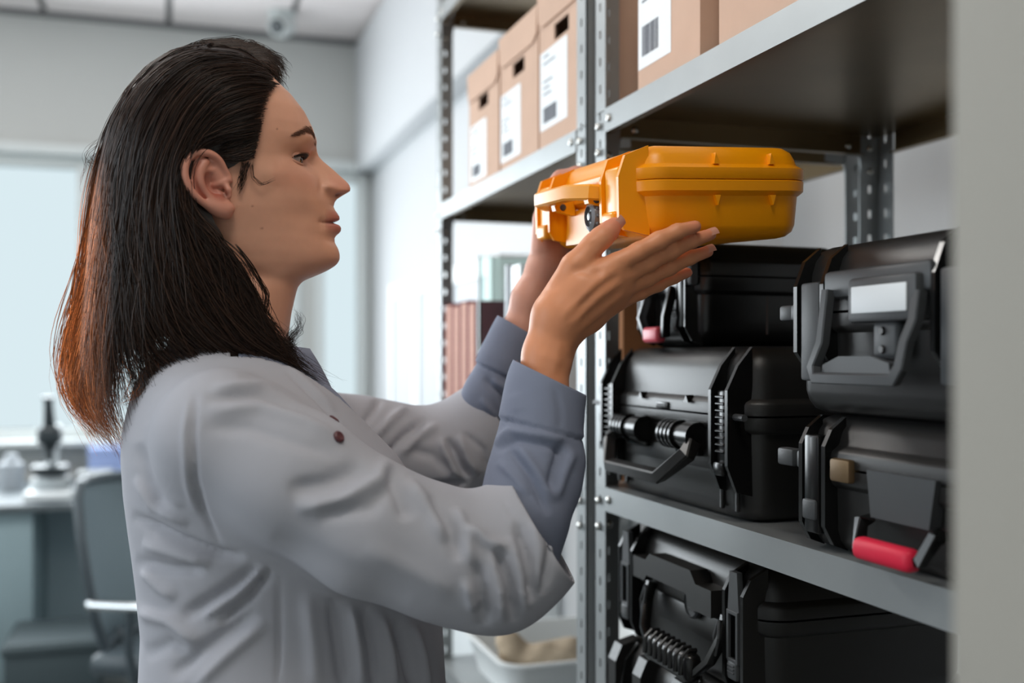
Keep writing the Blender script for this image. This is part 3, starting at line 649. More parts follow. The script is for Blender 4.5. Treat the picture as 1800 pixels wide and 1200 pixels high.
tag(MB().rbox((x-.10, 5.70, .766), (x+.09, 5.84, .93), .008).rbox((x-.103, 5.698, .89), (x+.093, 5.842, .934), .006).build('blue_box', M['blue']), 'pale blue box on the desk near the window', 'box')
x, y, _ = W(20, 840, 5.5)
tag(MB().lathe([(.05, 0), (.055, .02), (.055, .12), (.03, .14), (.03, .16), (.02, .165)], (x, 5.5, .765), n=18).build('plastic_jar', M['acrylg']), 'grey plastic jar on the desk left of the microscope', 'jar')
# office chair behind the woman
t = thing('office_chair', 'mesh-backed office chair behind the woman', 'chair', (.10, 3.50, 0), math.radians(-28))
sec = [(-.27, .50), (-.285, .60), (-.30, .72), (-.325, .84), (-.355, .96), (-.365, 1.0)]   # x,z profile of the back; chair faces +x
v = []; f = []
for i, (x, z) in enumerate(sec):
    hw = (.17, .20, .215, .21, .18, .15)[i]
    for k in range(9):
        a = -1+2*k/8; v.append((x+.05*a*a, a*hw, z))
for i in range(5):
    for k in range(8): f.append((i*9+k, i*9+k+1, (i+1)*9+k+1, (i+1)*9+k))
o = pydata('backrest_mesh', v, f, t, M['mesh'], True); sm_ = o.modifiers.new('thick', 'SOLIDIFY'); sm_.thickness = .006
ring = [v[i*9] for i in range(6)]+[v[45+k] for k in range(1, 9)]+[v[i*9+8] for i in range(4, -1, -1)]+[v[k] for k in range(7, -1, -1)]
MB().tube(ring, .016, 10).build('back_frame', M['chair'], t)
MB().tube([(-.36, 0, .90), (-.345, 0, .70), (-.31, 0, .52), (-.16, 0, .44), (-.02, 0, .42)], [.018, .024, .028, .03, .028], 12).build('back_bracket', M['chair'], t)
MB().rbox((-.24, -.24, .43), (.25, .24, .50), .03, 4).build('seat', M['chair'], t)
for s in (-1, 1):
    MB().tube([(-.05, s*.20, .43), (-.06, s*.29, .45), (-.07, s*.30, .56), (-.06, s*.30, .66)], .014, 10).build('arm_post', M['chair'], t)
    MB().rbox((-.19, s*.30-.035, .66), (.09, s*.30+.035, .685), .012, 3).build('arm_pad', M['chrome'] if s < 0 else M['chair'], t)
MB().lathe([(.05, .40), (.03, .38), (.028, .20), (.04, .12), (.05, .09)], n=16).build('gas_column', M['chair'], t)
for k in range(5):
    a = 2*PI*k/5+.3; c, s = math.cos(a), math.sin(a)
    l = MB().tube([(0, 0, .11), (.16*c, .16*s, .095), (.29*c, .29*s, .075)], [.032, .024, .016], 10).build('leg', M['chair'], t)
    MB().lathe([(.012, -.012), (.027, -.012), (.027, .012), (.012, .012)], (.29*c, .29*s, .027), axis=1, n=14).build('caster', M['chair'], l)
# dome camera at the ceiling
cx, cy, _ = W(496, 50, 5.62)
t = thing('security_camera', 'small white security camera hanging from the ceiling grid', 'camera', (cx, cy, ZC))
MB().lathe([(.075, 0), (.075, -.018), (.06, -.03), (.03, -.04)], n=20).build('mount', M['frame'], t)
MB().lathe([(.0, .07), (.045, .065), (.058, .03), (.06, -.03), (.055, -.055), (.042, -.058)], n=20).xf(Matrix.Translation((-.01, -.03, -.075)) @ Matrix.Rotation(math.radians(75), 4, 'X') @ Matrix.Rotation(math.radians(-18), 4, 'Y')).build('housing', M['frame'], t) if False else MB().tube([(.03, .05, -.05), (.0, .0, -.075), (-.035, -.075, -.10)], [.052, .058, .052], 18).build('housing', M['frame'], t)
MB().tube([(-.0345, -.074, -.0995), (-.040, -.085, -.104)], [.040, .034], 18).build('lens', M['lens'], t)
# glazed white cabinet against the right wall
t = thing('lab_cabinet', 'tall white glazed cabinet against the far right wall', 'cabinet', (.93, 2.95, 0))
d, L_, H_ = .19, 1.52, 1.70
mb = MB().box((0, 0, 0), (d, .02, H_)).box((0, L_-.02, 0), (d, L_, H_)).box((0, .02, H_-.03), (d, L_-.02, H_)).box((0, .02, 0), (d, L_-.02, .06)).box((d-.01, .02, .06), (d, L_-.02, H_-.03)).box((0, .02, .98), (d-.01, L_-.02, 1.01)).box((.02, .02, 1.34), (d-.01, L_-.02, 1.355))
mb.build('carcass', M['bin'], t, None)
for k in range(3):
    y0 = .022+k*.493
    dr = MB().box((-.018, y0, 1.012), (-.001, y0+.05, H_-.004)).box((-.018, y0+.437, 1.012), (-.001, y0+.487, H_-.004)).box((-.018, y0+.05, 1.012), (-.001, y0+.437, 1.06)).box((-.018, y0+.05, H_-.06), (-.001, y0+.437, H_-.004)).build('door', M['bin'], t, None)
    MB().box((-.012, y0+.05, 1.06), (-.008, y0+.437, H_-.06)).build('door_pane', M['acrylg'], dr, None)
    lw = MB().rbox((-.018, y0, .07), (-.001, y0+.487, .975), .003).build('door', M['acryl'], t)
    MB().tube([(-.02, y0+.44, .80), (-.04, y0+.44, .80), (-.04, y0+.44, .90), (-.02, y0+.44, .90)], .006, 8).build('handle', M['chrome'], lw)
x, y, _ = W(665, 690, 4.75)
tag(MB().lathe([(.05, 0), (.055, .01), (.055, .16), (.058, .17), (.03, .18)], (.96, 4.66, .90), n=16).build('plastic_jar', M['board']), 'small tan jar on the far side table by the corner', 'jar')
t = thing('side_table', 'white side table in the far right corner', 'table', (.96, 4.82, 0))
MB().rbox((-.22, -.32, .86), (.16, .02, .90), .004).build('table_top', M['bin'], t)
for sx in (-.19, .13):
    for sy in (-.29, -.01): MB().rbox((sx-.02, sy-.02, 0), (sx+.02, sy+.02, .86), .003).build('leg', M['frame'], t)
# ------------------------------------------------------------------ the woman
Y0 = 1.15                                       # her mid plane; she faces +X, into the shelf
UL = 0.000605                                   # lateral unit
def i2s(px, py, lat):                           # measured point on a surface 'lat' units off the mid plane -> mid-plane units
    Y = Y0+lat*UL; P = W(px, py, Y); q = proj(np.array([P[0], Y0, P[2]])); return float(q[0]), float(q[1])
def S(a, b, lat):                               # mid-plane units -> world
    a = np.asarray(a, float); b = np.asarray(b, float); lat = np.asarray(lat, float)
    u = (a-900)/FPX; dx = FW[0]+u*RT[0]; dy = FW[1]+u*RT[1]; t = Y0/dy
    return np.stack([dx*t, Y0+lat*UL, EYE+(HZ-b)/FPX*t], -1)
person = thing('person', 'dark-haired person in white lab coat over grey-blue shirt lifting an orange case', 'person', (float(S(430, 600, 0)[0]), Y0, 0))
ORG = np.array(person.location)
def pl(P): return np.asarray(P)-ORG
skin = mat('skin', (205, 150, 125), 0.46, vcol='tint', sss=0.10, bump=900, bump_d=0.05, dist=0.0005, var=(60, 0.03))
M['skin'] = skin
M['hair'] = mat('hair', (30, 20, 15), 0.36, vcol='tint', spec=0.45)
M['coat'] = mat('lab_coat_cotton', (174, 174, 181), 0.85, bump=1500, bump_d=0.12, spec=0.2, dist=0.0004)
M['shirt'] = mat('grey_blue_shirt', (128, 134, 152), 0.85, bump=1500, bump_d=0.12, spec=0.2, dist=0.0004)
SK = np.array(lin((216, 160, 132)))

# ---- head and neck: horizontal sections in mid-plane units
T_py = [86, 88, 93, 100, 115, 130, 147, 170, 200, 230, 250, 264, 276, 290, 305, 325, 345, 360, 375, 392, 404, 416, 427, 437, 447, 457, 466, 475, 484, 494, 505, 520, 550, 585, 620, 660, 700]
T_xf = [385, 400, 425, 438, 455, 469, 484, 508, 531, 546, 551, 551, 550, 552, 558, 567, 576, 580, 583, 585, 585, 585, 588, 594, 597, 597, 591, 577, 557, 532, 523, 519, 512, 507, 506, 500, 490]
T_xm = [370, 368, 365, 362, 360, 358, 357, 355, 352, 350, 352, 355, 358, 362, 368, 375, 382, 388, 394, 400, 404, 408, 410, 412, 413, 414, 414, 414, 415, 418, 420, 420, 420, 418, 415, 410, 405]
T_xb = [355, 340, 325, 312, 290, 275, 262, 250, 240, 236, 235, 236, 237, 239, 243, 250, 260, 268, 277, 288, 296, 303, 309, 313, 317, 320, 322, 324, 325, 326, 327, 327, 325, 320, 316, 312, 310]
T_w = [1, 12, 30, 44, 68, 85, 99, 111, 119, 122, 122, 121, 120, 118, 116, 113, 110, 108, 106, 102, 99, 96, 94, 92, 90, 87, 85, 83, 82, 81, 81, 81, 82, 84, 88, 90, 90]
T_pf = [2, 2, 2, 2, 2, 2.05, 2.1, 2.2, 2.3, 2.3, 2.25, 2.2, 2.15, 2.1, 2.1, 2.05, 2.0, 2.0, 1.95, 1.9, 1.9, 1.9, 1.9, 1.85, 1.85, 1.85, 1.85, 1.85, 1.9, 2, 2, 2, 2, 2, 2, 2, 2]
def smooth_tab(T):
    y = np.arange(80, 705, 1.0); v = np.interp(y, T_py, T); k = np.exp(-0.5*(np.arange(-8, 9)/2.6)**2); k /= k.sum()
    return y, np.convolve(np.pad(v, 8, mode='edge'), k, 'valid')
TB = {n: smooth_tab(T) for n, T in (('xf', T_xf), ('xm', T_xm), ('xb', T_xb), ('w', T_w), ('pf', T_pf))}
def tb(n, py): return np.interp(py, *TB[n])
def head_lat(x, py):
    xf, xm, xb, w_, pf = (tb(n, py) for n in ('xf', 'xm', 'xb', 'w', 'pf'))
    t = np.where(x > xm, np.clip((x-xm)/(xf-xm), 0, 1), np.clip((xm-x)/(xm-xb), 0, 1))
    return w_*np.maximum(0, 1-t**np.where(x > xm, pf, 2.0))**(1/np.where(x > xm, pf, 2.0))
def build_head():
    pys = np.concatenate([np.linspace(86.2, 110, 20), np.linspace(112, 240, 60), np.linspace(241.5, 480, 160), np.linspace(482, 700, 70)])
    nf, nb = 90, 34
    ph = np.concatenate([np.linspace(0, PI/2, nf), PI/2+np.linspace(0, PI/2, nb+1)[1:]])
    ph = np.concatenate([ph, -ph[::-1][1:-1]]); n = len(ph)         # full ring, 0 = face midline
    B, PHI = np.meshgrid(pys, ph, indexing='ij')
    xf, xm, xb, w_, pf = (tb(k, B) for k in ('xf', 'xm', 'xb', 'w', 'pf'))
    c = np.cos(PHI); front = c > 0
    A = np.where(front, xm+(xf-xm)*np.abs(c)**(2/np.where(front, pf, 2)), xm-(xm-xb)*np.abs(c))
    L = -np.sign(PHI)*w_*np.abs(np.sin(PHI))**(2/np.where(front, pf, 2.0))      # near side = negative
    al = np.abs(L)
    g = lambda v, m, s: np.exp(-((v-m)/s)**2)
    # nose
    N = np.interp(B, [258, 268, 276, 284, 292, 301, 310, 318, 325, 331, 336, 340, 344, 350, 356, 364], [0, 3, 7, 14, 22, 28.5, 34, 39.5, 42.5, 42, 39, 31, 22, 11, 5, 0])
    wn = np.interp(B, [258, 276, 292, 310, 322, 334, 345, 364], [11, 12, 14, 17, 21, 24, 25, 25])
    A = A+N*np.exp(-(al/wn)**2.6)*front
    # philtrum and lips
    Lp = np.interp(B, [356, 364, 370, 376, 381, 386, 389, 391.5, 394, 397, 401, 406, 410, 414, 419, 427], [4, 5, 6.5, 10, 12.5, 12.5, 9, 5, 8, 12, 14.5, 14, 11, 6, 2, 0])
    A = A+Lp*np.exp(-(al/np.where(B < 392, 30, 29))**2.4)*front
    A = A-5.5*g(B, 391.5+0.10*al, 2.6)*np.exp(-(al/44)**6)*front           # mouth line
    A = A-4*g(al, 46, 9)*g(B, 397, 9)*front                               # mouth corner
    # wings of the nose
    q = g(al, 24, 11)*g(B, 334, 10)*front*(A > 545)
    A = A+4*q; L = L+np.sign(L)*9*g(A, 573, 12)*g(B, 333, 9)*(al < 48)*(A > 548)
    A = A-6*g(al, 14, 6)*g(B, 344, 4)*front                               # nostril hollow
    L = L-np.sign(L)*5*g(A, 556, 6)*g(B, 336, 13)*(A > 540)*(al < 75)
    # eye sockets, brow ridge, cheek bone
    A = A-15*g(al, 50, 27)*g(B, 290, 17)*front-9*g(al, 22, 11)*g(B, 282, 13)*front
    A = A+4*g(al, 48, 34)*g(B, 252, 11)*front
    A = A+3*g(al, 72, 26)*g(B, 330, 22)*front
    L = L-np.sign(L)*5*g(A, 505, 22)*g(B, 285, 16)*(al > 40)
    L = L+np.sign(L)*4*g(A, 470, 32)*g(B, 322, 18)*(al > 60)
    L = L-np.sign(L)*4*g(A, 520, 30)*g(B, 385, 22)*(al > 45)
    L = L-np.sign(L)*6*g(A, 440, 40)*g(B, 492, 14)*(al > 40)               # under the jaw
    A = A-2.5*g(al, 34, 14)*g(B, 425, 9)*front
    # neck tendon
    L = L+np.sign(L)*4*g(A-(440+(B-480)*.30), 0, 14)*np.clip((B-490)/30, 0, 1)*(al > 25)
    V = S(A, B, L).reshape(-1, 3); R_ = len(pys)
    i, k = np.meshgrid(np.arange(R_-1), np.arange(n), indexing='ij'); i = i.ravel(); k = k.ravel()
    F = np.stack([i*n+k, (i+1)*n+k, (i+1)*n+(k+1) % n, i*n+(k+1) % n], 1)
    col = np.tile(SK, (len(V), 1)); a_, b_, l_ = A.ravel(), B.ravel(), np.abs(L).ravel()
    def mixc(w_, rgb, s): 
        nonlocal col
        w_ = (np.clip(w_, 0, 1)*s)[:, None]; col = col*(1-w_)+np.array(lin(rgb))*w_
    mixc(((b_ > 371) & (b_ < 413) & (a_ > 566)).astype(float)*np.exp(-(np.abs(b_-392)/19.)**6)*np.exp(-(l_/40)**6), (176, 88, 84), .75)
    mixc(g(b_, 391.5+.10*l_, 2.2)*np.exp(-(l_/45)**6)*(a_ > 560), (92, 42, 36), .8)
    mixc(g(b_, 345, 4)*g(l_, 14, 8)*(a_ > 572), (80, 36, 28), .85)
    mixc(g(b_, 325, 22)*g(l_, 78, 30)*(a_ > 470), (205, 128, 104), .30)
    mixc(g(b_, 329, 16)*np.exp(-(l_/34)**2)*(a_ > 575), (206, 124, 108), .40)
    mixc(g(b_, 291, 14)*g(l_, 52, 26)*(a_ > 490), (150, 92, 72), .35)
    for (mx_, my_, r_) in ((452, 412, 1.7), (477, 247, 1.3), (436, 376, 1.2)): mixc(np.exp(-((a_-mx_)**2+(b_-my_)**2)/r_**2), (120, 66, 50), .8)
    return V, F, col
HV, HF, HC = build_head()

# ---- arms and hands: smooth tapered capsules
def WP(L): return [(*W(a, b, y), r*mpp(a, y)) for a, b, y, r in L]
NEAR = [WP(c) for c in (
    [(905, 1000, .945, 52), (935, 800, .965, 47), (953, 690, .975, 43), (962, 625, .98, 41)],
    [(962, 625, .98, 41), (980, 560, .978, 44), (1022, 512, .972, 43), (1055, 500, .972, 36)],
    [(985, 540, .974, 34), (1030, 495, .966, 27), (1084, 463, .955, 20)],
    [(985, 555, .972, 32), (1040, 510, .966, 26), (1098, 483, .960, 19)],
    [(985, 570, .975, 32), (1040, 530, .970, 25), (1098, 506, .968, 18)],
    [(980, 590, .982, 32), (1035, 557, .982, 25), (1086, 530, .980, 17)])]
NEARF = [WP(c) for c in (
    [(1084, 463, .955, 19), (1122, 442, .948, 16), (1158, 423, .946, 16), (1190, 407, .945, 13.5), (1222, 398, .946, 11)],
    [(1098, 483, .960, 18), (1140, 461, .957, 15.5), (1180, 440, .956, 15.5), (1216, 423, .956, 13), (1249, 412, .957, 10.5)],
    [(1098, 506, .968, 17), (1138, 489, .968, 14.5), (1176, 470, .968, 14.5), (1212, 453, .969, 12.5), (1244, 442, .970, 10.5)],
    [(1086, 530, .980, 16), (1125, 513, .983, 13.5), (1156, 499, .985, 13.5), (1184, 487, .986, 11.5), (1208, 479, .987, 9.5)],
    [(985, 525, .978, 34), (1012, 470, .968, 27), (1042, 432, .964, 20), (1057, 418, .963, 20), (1071, 405, .964, 17), (1081, 394, .965, 13)])]
FAR = [WP(c) for c in (
    [(800, 800, 1.318, 40), (840, 764, 1.31, 38), (866, 697, 1.29, 36), (893, 632, 1.275, 33), (914, 584, 1.266, 31), (932, 525, 1.262, 31)],
    [(932, 525, 1.262, 31), (962, 470, 1.262, 34), (976, 415, 1.268, 33)],
    [(960, 470, 1.27, 28), (985, 395, 1.278, 20), (998, 350, 1.282, 16)], [(975, 470, 1.28, 26), (1010, 410, 1.286, 18)])]
FARF = [WP(c) for c in (
    [(958, 440, 1.258, 26), (956, 385, 1.258, 19), (962, 338, 1.258, 15.5), (985, 313, 1.252, 14), (1012, 305, 1.244, 12.5), (1042, 303, 1.238, 10)],
    [(998, 350, 1.282, 16), (1020, 325, 1.284, 14), (1055, 322, 1.284, 13), (1090, 326, 1.284, 11)],
    [(1005, 385, 1.286, 16), (1040, 365, 1.288, 14), (1090, 362, 1.286, 12), (1110, 362, 1.284, 10)],
    [(1010, 410, 1.286, 16), (1045, 398, 1.288, 14), (1085, 396, 1.286, 11), (1105, 397, 1.285, 9)])]
def hand_sdf(palm, fingers, creases=()):
    def fn(X, Y, Z):
        d = None
        for c in palm:
            e = chain(X, Y, Z, c, .01); d = e if d is None else smin(d, e, .012)
        for c in fingers:
            e = chain(X, Y, Z, c, .004); d = smin(d, e, .0022)
        return d
    return fn
def bounds(chs, pad=.012):
    P = np.array([p for c in chs for p in c]); return P[:, :3].min(0)-P[:, 3].max()-pad, P[:, :3].max(0)+P[:, 3].max()+pad
def build_hand(palm, fing, h):
    lo, hi = bounds(palm+fing); V, F = surface_nets(hand_sdf(palm, fing), lo, hi, h); V = relax(V, F, 1, .4); return V, F
def ridges(V, N, folds, mask):                  # raise or sink the surface along measured lines (on the side that faces the lens)
    ax, ay, dep = proj(V); out = np.zeros(len(V)); face = -(N[:, 0]*V[:, 0]+N[:, 1]*V[:, 1]+N[:, 2]*(V[:, 2]-EYE))/np.linalg.norm(V-np.array([0, 0, EYE]), axis=1)
    wgt = np.clip((face+.05)/.35, 0, 1)*mask
    for line, wd, amp in folds:
        best = np.full(len(V), 1e9); tt = np.zeros(len(V)); P = np.array(line, float); seg = np.linalg.norm(np.diff(P, axis=0), axis=1); cum = np.concatenate([[0], np.cumsum(seg)])
        for i in range(len(P)-1):
            d = P[i+1]-P[i]; t = np.clip(((ax-P[i, 0])*d[0]+(ay-P[i, 1])*d[1])/(d@d), 0, 1)
            q = np.hypot(ax-P[i, 0]-t*d[0], ay-P[i, 1]-t*d[1]); m = q < best; best[m] = q[m]; tt[m] = (cum[i]+t[m]*seg[i])/cum[-1]
        env = np.clip(np.minimum(tt, 1-tt)*5, .0, 1)**.7
        out += amp*np.exp(-(best/wd)**2)*env
    return V+N*(out*wgt)[:, None]
NV, NF = build_hand(NEAR, NEARF, .0022)
n_ = vnormals(NV, NF)
NV = ridges(NV, n_, [([(985, 560), (1040, 505), (1085, 470)], 7, .0014), ([(1000, 575), (1050, 525), (1095, 492)], 6, .0012), ([(1010, 590), (1060, 548), (1100, 513)], 6, .0010),
                     ([(1012, 545), (1060, 500), (1090, 482)], 6, -.0012), ([(1020, 565), (1070, 525), (1096, 506)], 6, -.0012),
                     ([(1000, 640), (1030, 585), (1075, 548)], 8, -.0014), ([(1005, 470), (1040, 480), (1062, 478)], 9, -.0018),
                     ([(1035, 434), (1050, 424)], 4, -.0006), ([(1040, 442), (1056, 428)], 3, -.0006), ([(985, 600), (972, 660)], 8, .001), ([(950, 620), (990, 640)], 9, .0008)], 1.0)
FV, FF = build_hand(FAR, FARF, .0026)
def skin_cols(V, tips, base):
    col = np.tile(np.array(lin(base)), (len(V), 1))
    for p in tips:
        w_ = np.exp(-(np.linalg.norm(V-np.array(p[:3]), axis=1)/.012)**2)[:, None]*.45; col = col*(1-w_)+np.array(lin((226, 128, 112)))*w_
    return col
NC = skin_cols(NV, [c[-1] for c in NEARF]+[NEARF[4][-2]], (224, 150, 108)); FC = skin_cols(FV, [c[-1] for c in FARF]+FARF[0][1:5], (222, 164, 142))
# ---- ear
def ear_geo():
    LA = -116
    def E(px, py, dl, r): a, b = i2s(px, py, LA+dl); P = S(a, b, LA+dl); return (*P, r*UL)
    rim = [E(404, 318, 2, 5), E(396, 300, -4, 5), E(384, 280, -12, 5.5), E(366, 269, -20, 6), E(344, 269, -25, 6), E(328, 284, -28, 6.5), E(325, 306, -28, 6.5), E(334, 330, -25, 6.5), E(350, 349, -20, 6.5), E(371, 364, -12, 7), E(390, 374, -5, 7.5), E(400, 379, 0, 6)]
    lobe = [E(371, 356, -10, 9), E(388, 368, -4, 10), E(402, 366, 2, 8)]
    anti = [E(362, 285, -17, 5.5), E(352, 300, -20, 6.5), E(352, 318, -19, 6), E(360, 336, -15, 6), E(374, 348, -10, 6.5), E(388, 350, -6, 6)]
    anti2 = [E(352, 302, -19, 5), E(362, 298, -14, 5), E(372, 300, -9, 4.5)]
    crus = [E(376, 326, -4, 4), E(388, 322, -4, 4.5), E(400, 316, -2, 4.5)]
    trag = [E(396, 322, -2, 5), E(401, 334, -6, 5.5), E(402, 344, -4, 5)]
    back = [E(350, 290, -10, 14), E(350, 320, -10, 14), E(368, 345, -5, 13), E(390, 350, 4, 12)]
    back2 = [E(370, 290, -2, 13), E(385, 320, 6, 14)]
    conch = [E(367, 312, -20, 8.5), E(371, 326, -16, 10.5), E(380, 337, -15, 9), E(391, 340, -14, 6)]
    scap = [E(350, 282, -27, 4), E(341, 292, -28, 4.4), E(339, 310, -28, 4.4), E(347, 332, -24, 4), E(360, 349, -17, 3)]
    foss = [E(366, 283, -23, 5), E(375, 291, -18, 5)]
    canal = [E(391, 333, -9, 3.5), E(396, 342, -8, 3)]
    def spl(c, n=5):
        c = np.array(c); p = np.concatenate([[2*c[0]-c[1]], c, [2*c[-1]-c[-2]]]); o = []
        for i in range(1, len(p)-2):
            for t in np.linspace(0, 1, n, endpoint=False): o.append(.5*((2*p[i])+(p[i+1]-p[i-1])*t+(2*p[i-1]-5*p[i]+4*p[i+1]-p[i+2])*t*t+(3*p[i]-3*p[i+1]+p[i+2]-p[i-1])*t**3))
        return [tuple(q) for q in o]+[tuple(c[-1])]
    rim, lobe, anti, conch, scap = spl(rim), spl(lobe), spl(anti), spl(conch), spl(scap)
    def fn(X, Y, Z):
        d = chain(X, Y, Z, rim, .001); k = .0022
        for c in (lobe, back, back2): d = smin(d, chain(X, Y, Z, c, .005), .004)
        for c in (conch, scap, foss): d = -smin(-d, chain(X, Y, Z, c, .001), .0022)
        for c in (anti, anti2, crus, trag): d = smin(d, chain(X, Y, Z, c, .0015), k)
        return -smin(-d, chain(X, Y, Z, canal, .002), .001)
    lo, hi = bounds([rim, lobe, back], .008); V, F = surface_nets(fn, lo, hi, .0010); V = relax(V, F, 1, .4)
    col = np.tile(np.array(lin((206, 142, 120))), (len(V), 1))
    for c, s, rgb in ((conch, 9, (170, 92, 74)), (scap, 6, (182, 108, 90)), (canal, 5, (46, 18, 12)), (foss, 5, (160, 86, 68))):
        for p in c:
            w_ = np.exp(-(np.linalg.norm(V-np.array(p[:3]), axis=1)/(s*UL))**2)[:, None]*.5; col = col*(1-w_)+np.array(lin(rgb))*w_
    return V, F, col
EV, EF, EC = ear_geo()
EV2 = EV.copy(); EV2[:, 1] = 2*Y0-EV2[:, 1]
# ---- torso core under the clothes, joined into the one body mesh
TOR = [(*S(412, 640, 0), .045), (*S(420, 720, 0), .065), (*S(460, 900, 0), .085), (*S(500, 1100, 0), .085), (*S(500, 1300, 0), .09)]
def tors(X, Y, Z):
    d = chain(X, Y, Z, TOR, .05)
    for c in (WP([(400, 770, 1.01, 60), (640, 920, .955, 60), (890, 1000, .945, 52)]), WP([(560, 785, 1.32, 55), (700, 802, 1.335, 48), (800, 800, 1.318, 40)])): d = smin(d, chain(X, Y, Z, c, .02), .02)
    return d
lo, hi = (-.05, .85, .92), (.42, 1.45, 1.50)
TV, TF = surface_nets(tors, lo, hi, .008)
parts = [(HV, HF, HC), (NV, NF, NC), (FV, FF, FC), (EV, EF, EC), (EV2, EF[:, ::-1], EC), (TV, TF, np.tile(SK, (len(TV), 1)))]
off = 0; VV = []; FF_ = []; CC = []
for v, f, c in parts: VV.append(v); FF_.append(f+off); CC.append(c); off += len(v)
me = np_mesh('body', pl(np.concatenate(VV)), np.concatenate(FF_)); set_col(me, np.concatenate(CC))
body = link('body', me, person, M['skin'], True)
# nails
M['nail'] = mat('finger_nail', (214, 152, 130), 0.3)
def nail(p, q, outn, r):
    p = Vector(p[:3]); q = Vector(q[:3]); d = (q-p).normalized(); n = Vector(outn); n = (n-d*n.dot(d)).normalized(); s = d.cross(n)
    c = q+n*(r*.62)+d*(r*.25); v = []; f = []
    for i in range(5):
        for k in range(5):
            a = (i/4-.5)*2; b = (k/4-.5)*2
            v.append(c+d*(a*r*.85)+s*(b*r*.72)+n*(r*.34*(1-.75*b*b-.25*a*a)))
    for i in range(4):
        for k in range(4): f.append((i*5+k, i*5+k+1, (i+1)*5+k+1, (i+1)*5+k))
    return v, f
for qi, (c, on) in enumerate(((NEARF[1], (.15, -.75, .65)), (NEARF[2], (.15, -.75, .65)), (NEARF[4], (.55, -.8, .2)), (FARF[0], (.2, -.5, .9)))):
    nb = MB(); nb.add(*nail(c[-2], c[-1], on, c[-1][3]*1.05))
    o = link('finger_nail', nb.xf(Matrix.Translation(tuple(-ORG))).mesh('finger_nail'), person, M['nail'], True)
# ---- eyes, lids, lashes, brows
M['sclera'] = mat('eye_white', (168, 150, 142), 0.2); M['iris'] = mat('iris_brown', (44, 24, 14), 0.08); M['lash'] = mat('lash_hair', (34, 20, 14), 0.7); M['brow'] = mat('brow_hair', (92, 60, 44), 0.7)
for sgn in (-1, 1):
    ea, eb = i2s(527, 281, -56); R_ = 20.0*UL; el = sgn*52
    ea -= 14.5
    c = Vector(pl(S(ea, eb, el)))
    look = Vector((math.cos(math.radians(-10)), -.16, math.sin(math.radians(-12)))).normalized()
    bm = bmesh.new(); bmesh.ops.create_uvsphere(bm, u_segments=32, v_segments=24, radius=R_)
    e = bpy.data.meshes.new('eyeball'); bm.to_mesh(e); bm.free()
    e.materials.append(M['sclera']); e.materials.append(M['iris'])
    eo = link('eyeball', e, person, None, True); eo.location = c; eo.rotation_euler = look.to_track_quat('Z', 'Y').to_euler()
    for p in e.polygons: p.material_index = 1 if p.center.z > R_*.82 else 0
    def lid(a0, a1, rr, thick, w0, w1, nm, mt):     # shell between two elevation angles, opening towards +X
        v = []; f = []; n1, n2 = 40, 8
        for i in range(n1+1):
            az = math.radians(w0+(w1-w0)*i/n1); k_ = max(0.0, math.sin(PI*min(1, max(0, (math.degrees(az)+40)/128))))**.6
            for j in range(n2+1):
                el_ = math.radians((a0+(a1-a0)*(j/n2))*(1 if a0*a1 > 0 and abs(a1) > 60 else 1))
                lo_ = math.radians(a0)*k_
                ee = lo_+(math.radians(a1)-lo_)*j/n2
                v.append(c+Vector((math.cos(ee)*math.cos(az), sgn*math.cos(ee)*math.sin(az), math.sin(ee)))*(rr))
        for i in range(n1):
            for j in range(n2): f.append((i*(n2+1)+j, (i+1)*(n2+1)+j, (i+1)*(n2+1)+j+1, i*(n2+1)+j+1))
        o = pydata(nm, v, f, person, mt, True); so = o.modifiers.new('thick', 'SOLIDIFY'); so.thickness = thick; so.offset = 1
        return v
    vs = lid(20, 85, R_*1.03, R_*.10, -75, 115, 'upper_eyelid', mat('eyelid_skin', (176, 120, 96), .5))
    vl = lid(-16, -85, R_*1.03, R_*.09, -75, 115, 'lower_eyelid', mat('lower_lid_skin', (190, 136, 112), .5))
    lb = MB()
    edge = [vs[i*9] for i in range(8, 34)]
    lb.tube([c+(p-c)*1.10 for p in edge], .0011, 6)
    for i in range(2, 24):
        p = c+(edge[i]-c)*1.08; d = (edge[i]-c).normalized(); tip = p+d*.0055+Vector((.001, sgn*.0008, .0010))
        lb.tube([p, (p+tip)/2+Vector((0, 0, -.0006)), tip], [.00045, .0003, .0001], 4)
    lb.build('eyelashes', M['lash'], person)
    bb = MB(); r_ = random.Random(4)
    for k in range(300):
        t_ = r_.random(); la = (27+57*t_); px_ = np.interp(t_, [0, .25, .55, 1], [557, 551, 536, 503]); py_ = np.interp(t_, [0, .15, .4, .62, 1], [256, 247, 240, 240, 254])+r_.gauss(0, 3.4)*(1-.5*t_)
        A_ = tb('xm', py_)+(tb('xf', py_)-tb('xm', py_))*(1-(la/tb('w', py_))**tb('pf', py_))**(1/tb('pf', py_))+4*math.exp(-((la-48)/34)**2)
        p = Vector(pl(S(A_+.6, py_, sgn*la))); d = Vector((-.35-.5*t_, sgn*(.9-.3*t_), .38-.75*t_)).normalized()
        L_ = r_.uniform(.004, .0075); bb.tube([p, p+d*L_*.5+Vector((.0004, sgn*.0003, 0)), p+d*L_], [.00022, .0002, .00006], 4)
    bb.build('eyebrow', M['brow'], person)['kind'] = 'stuff'
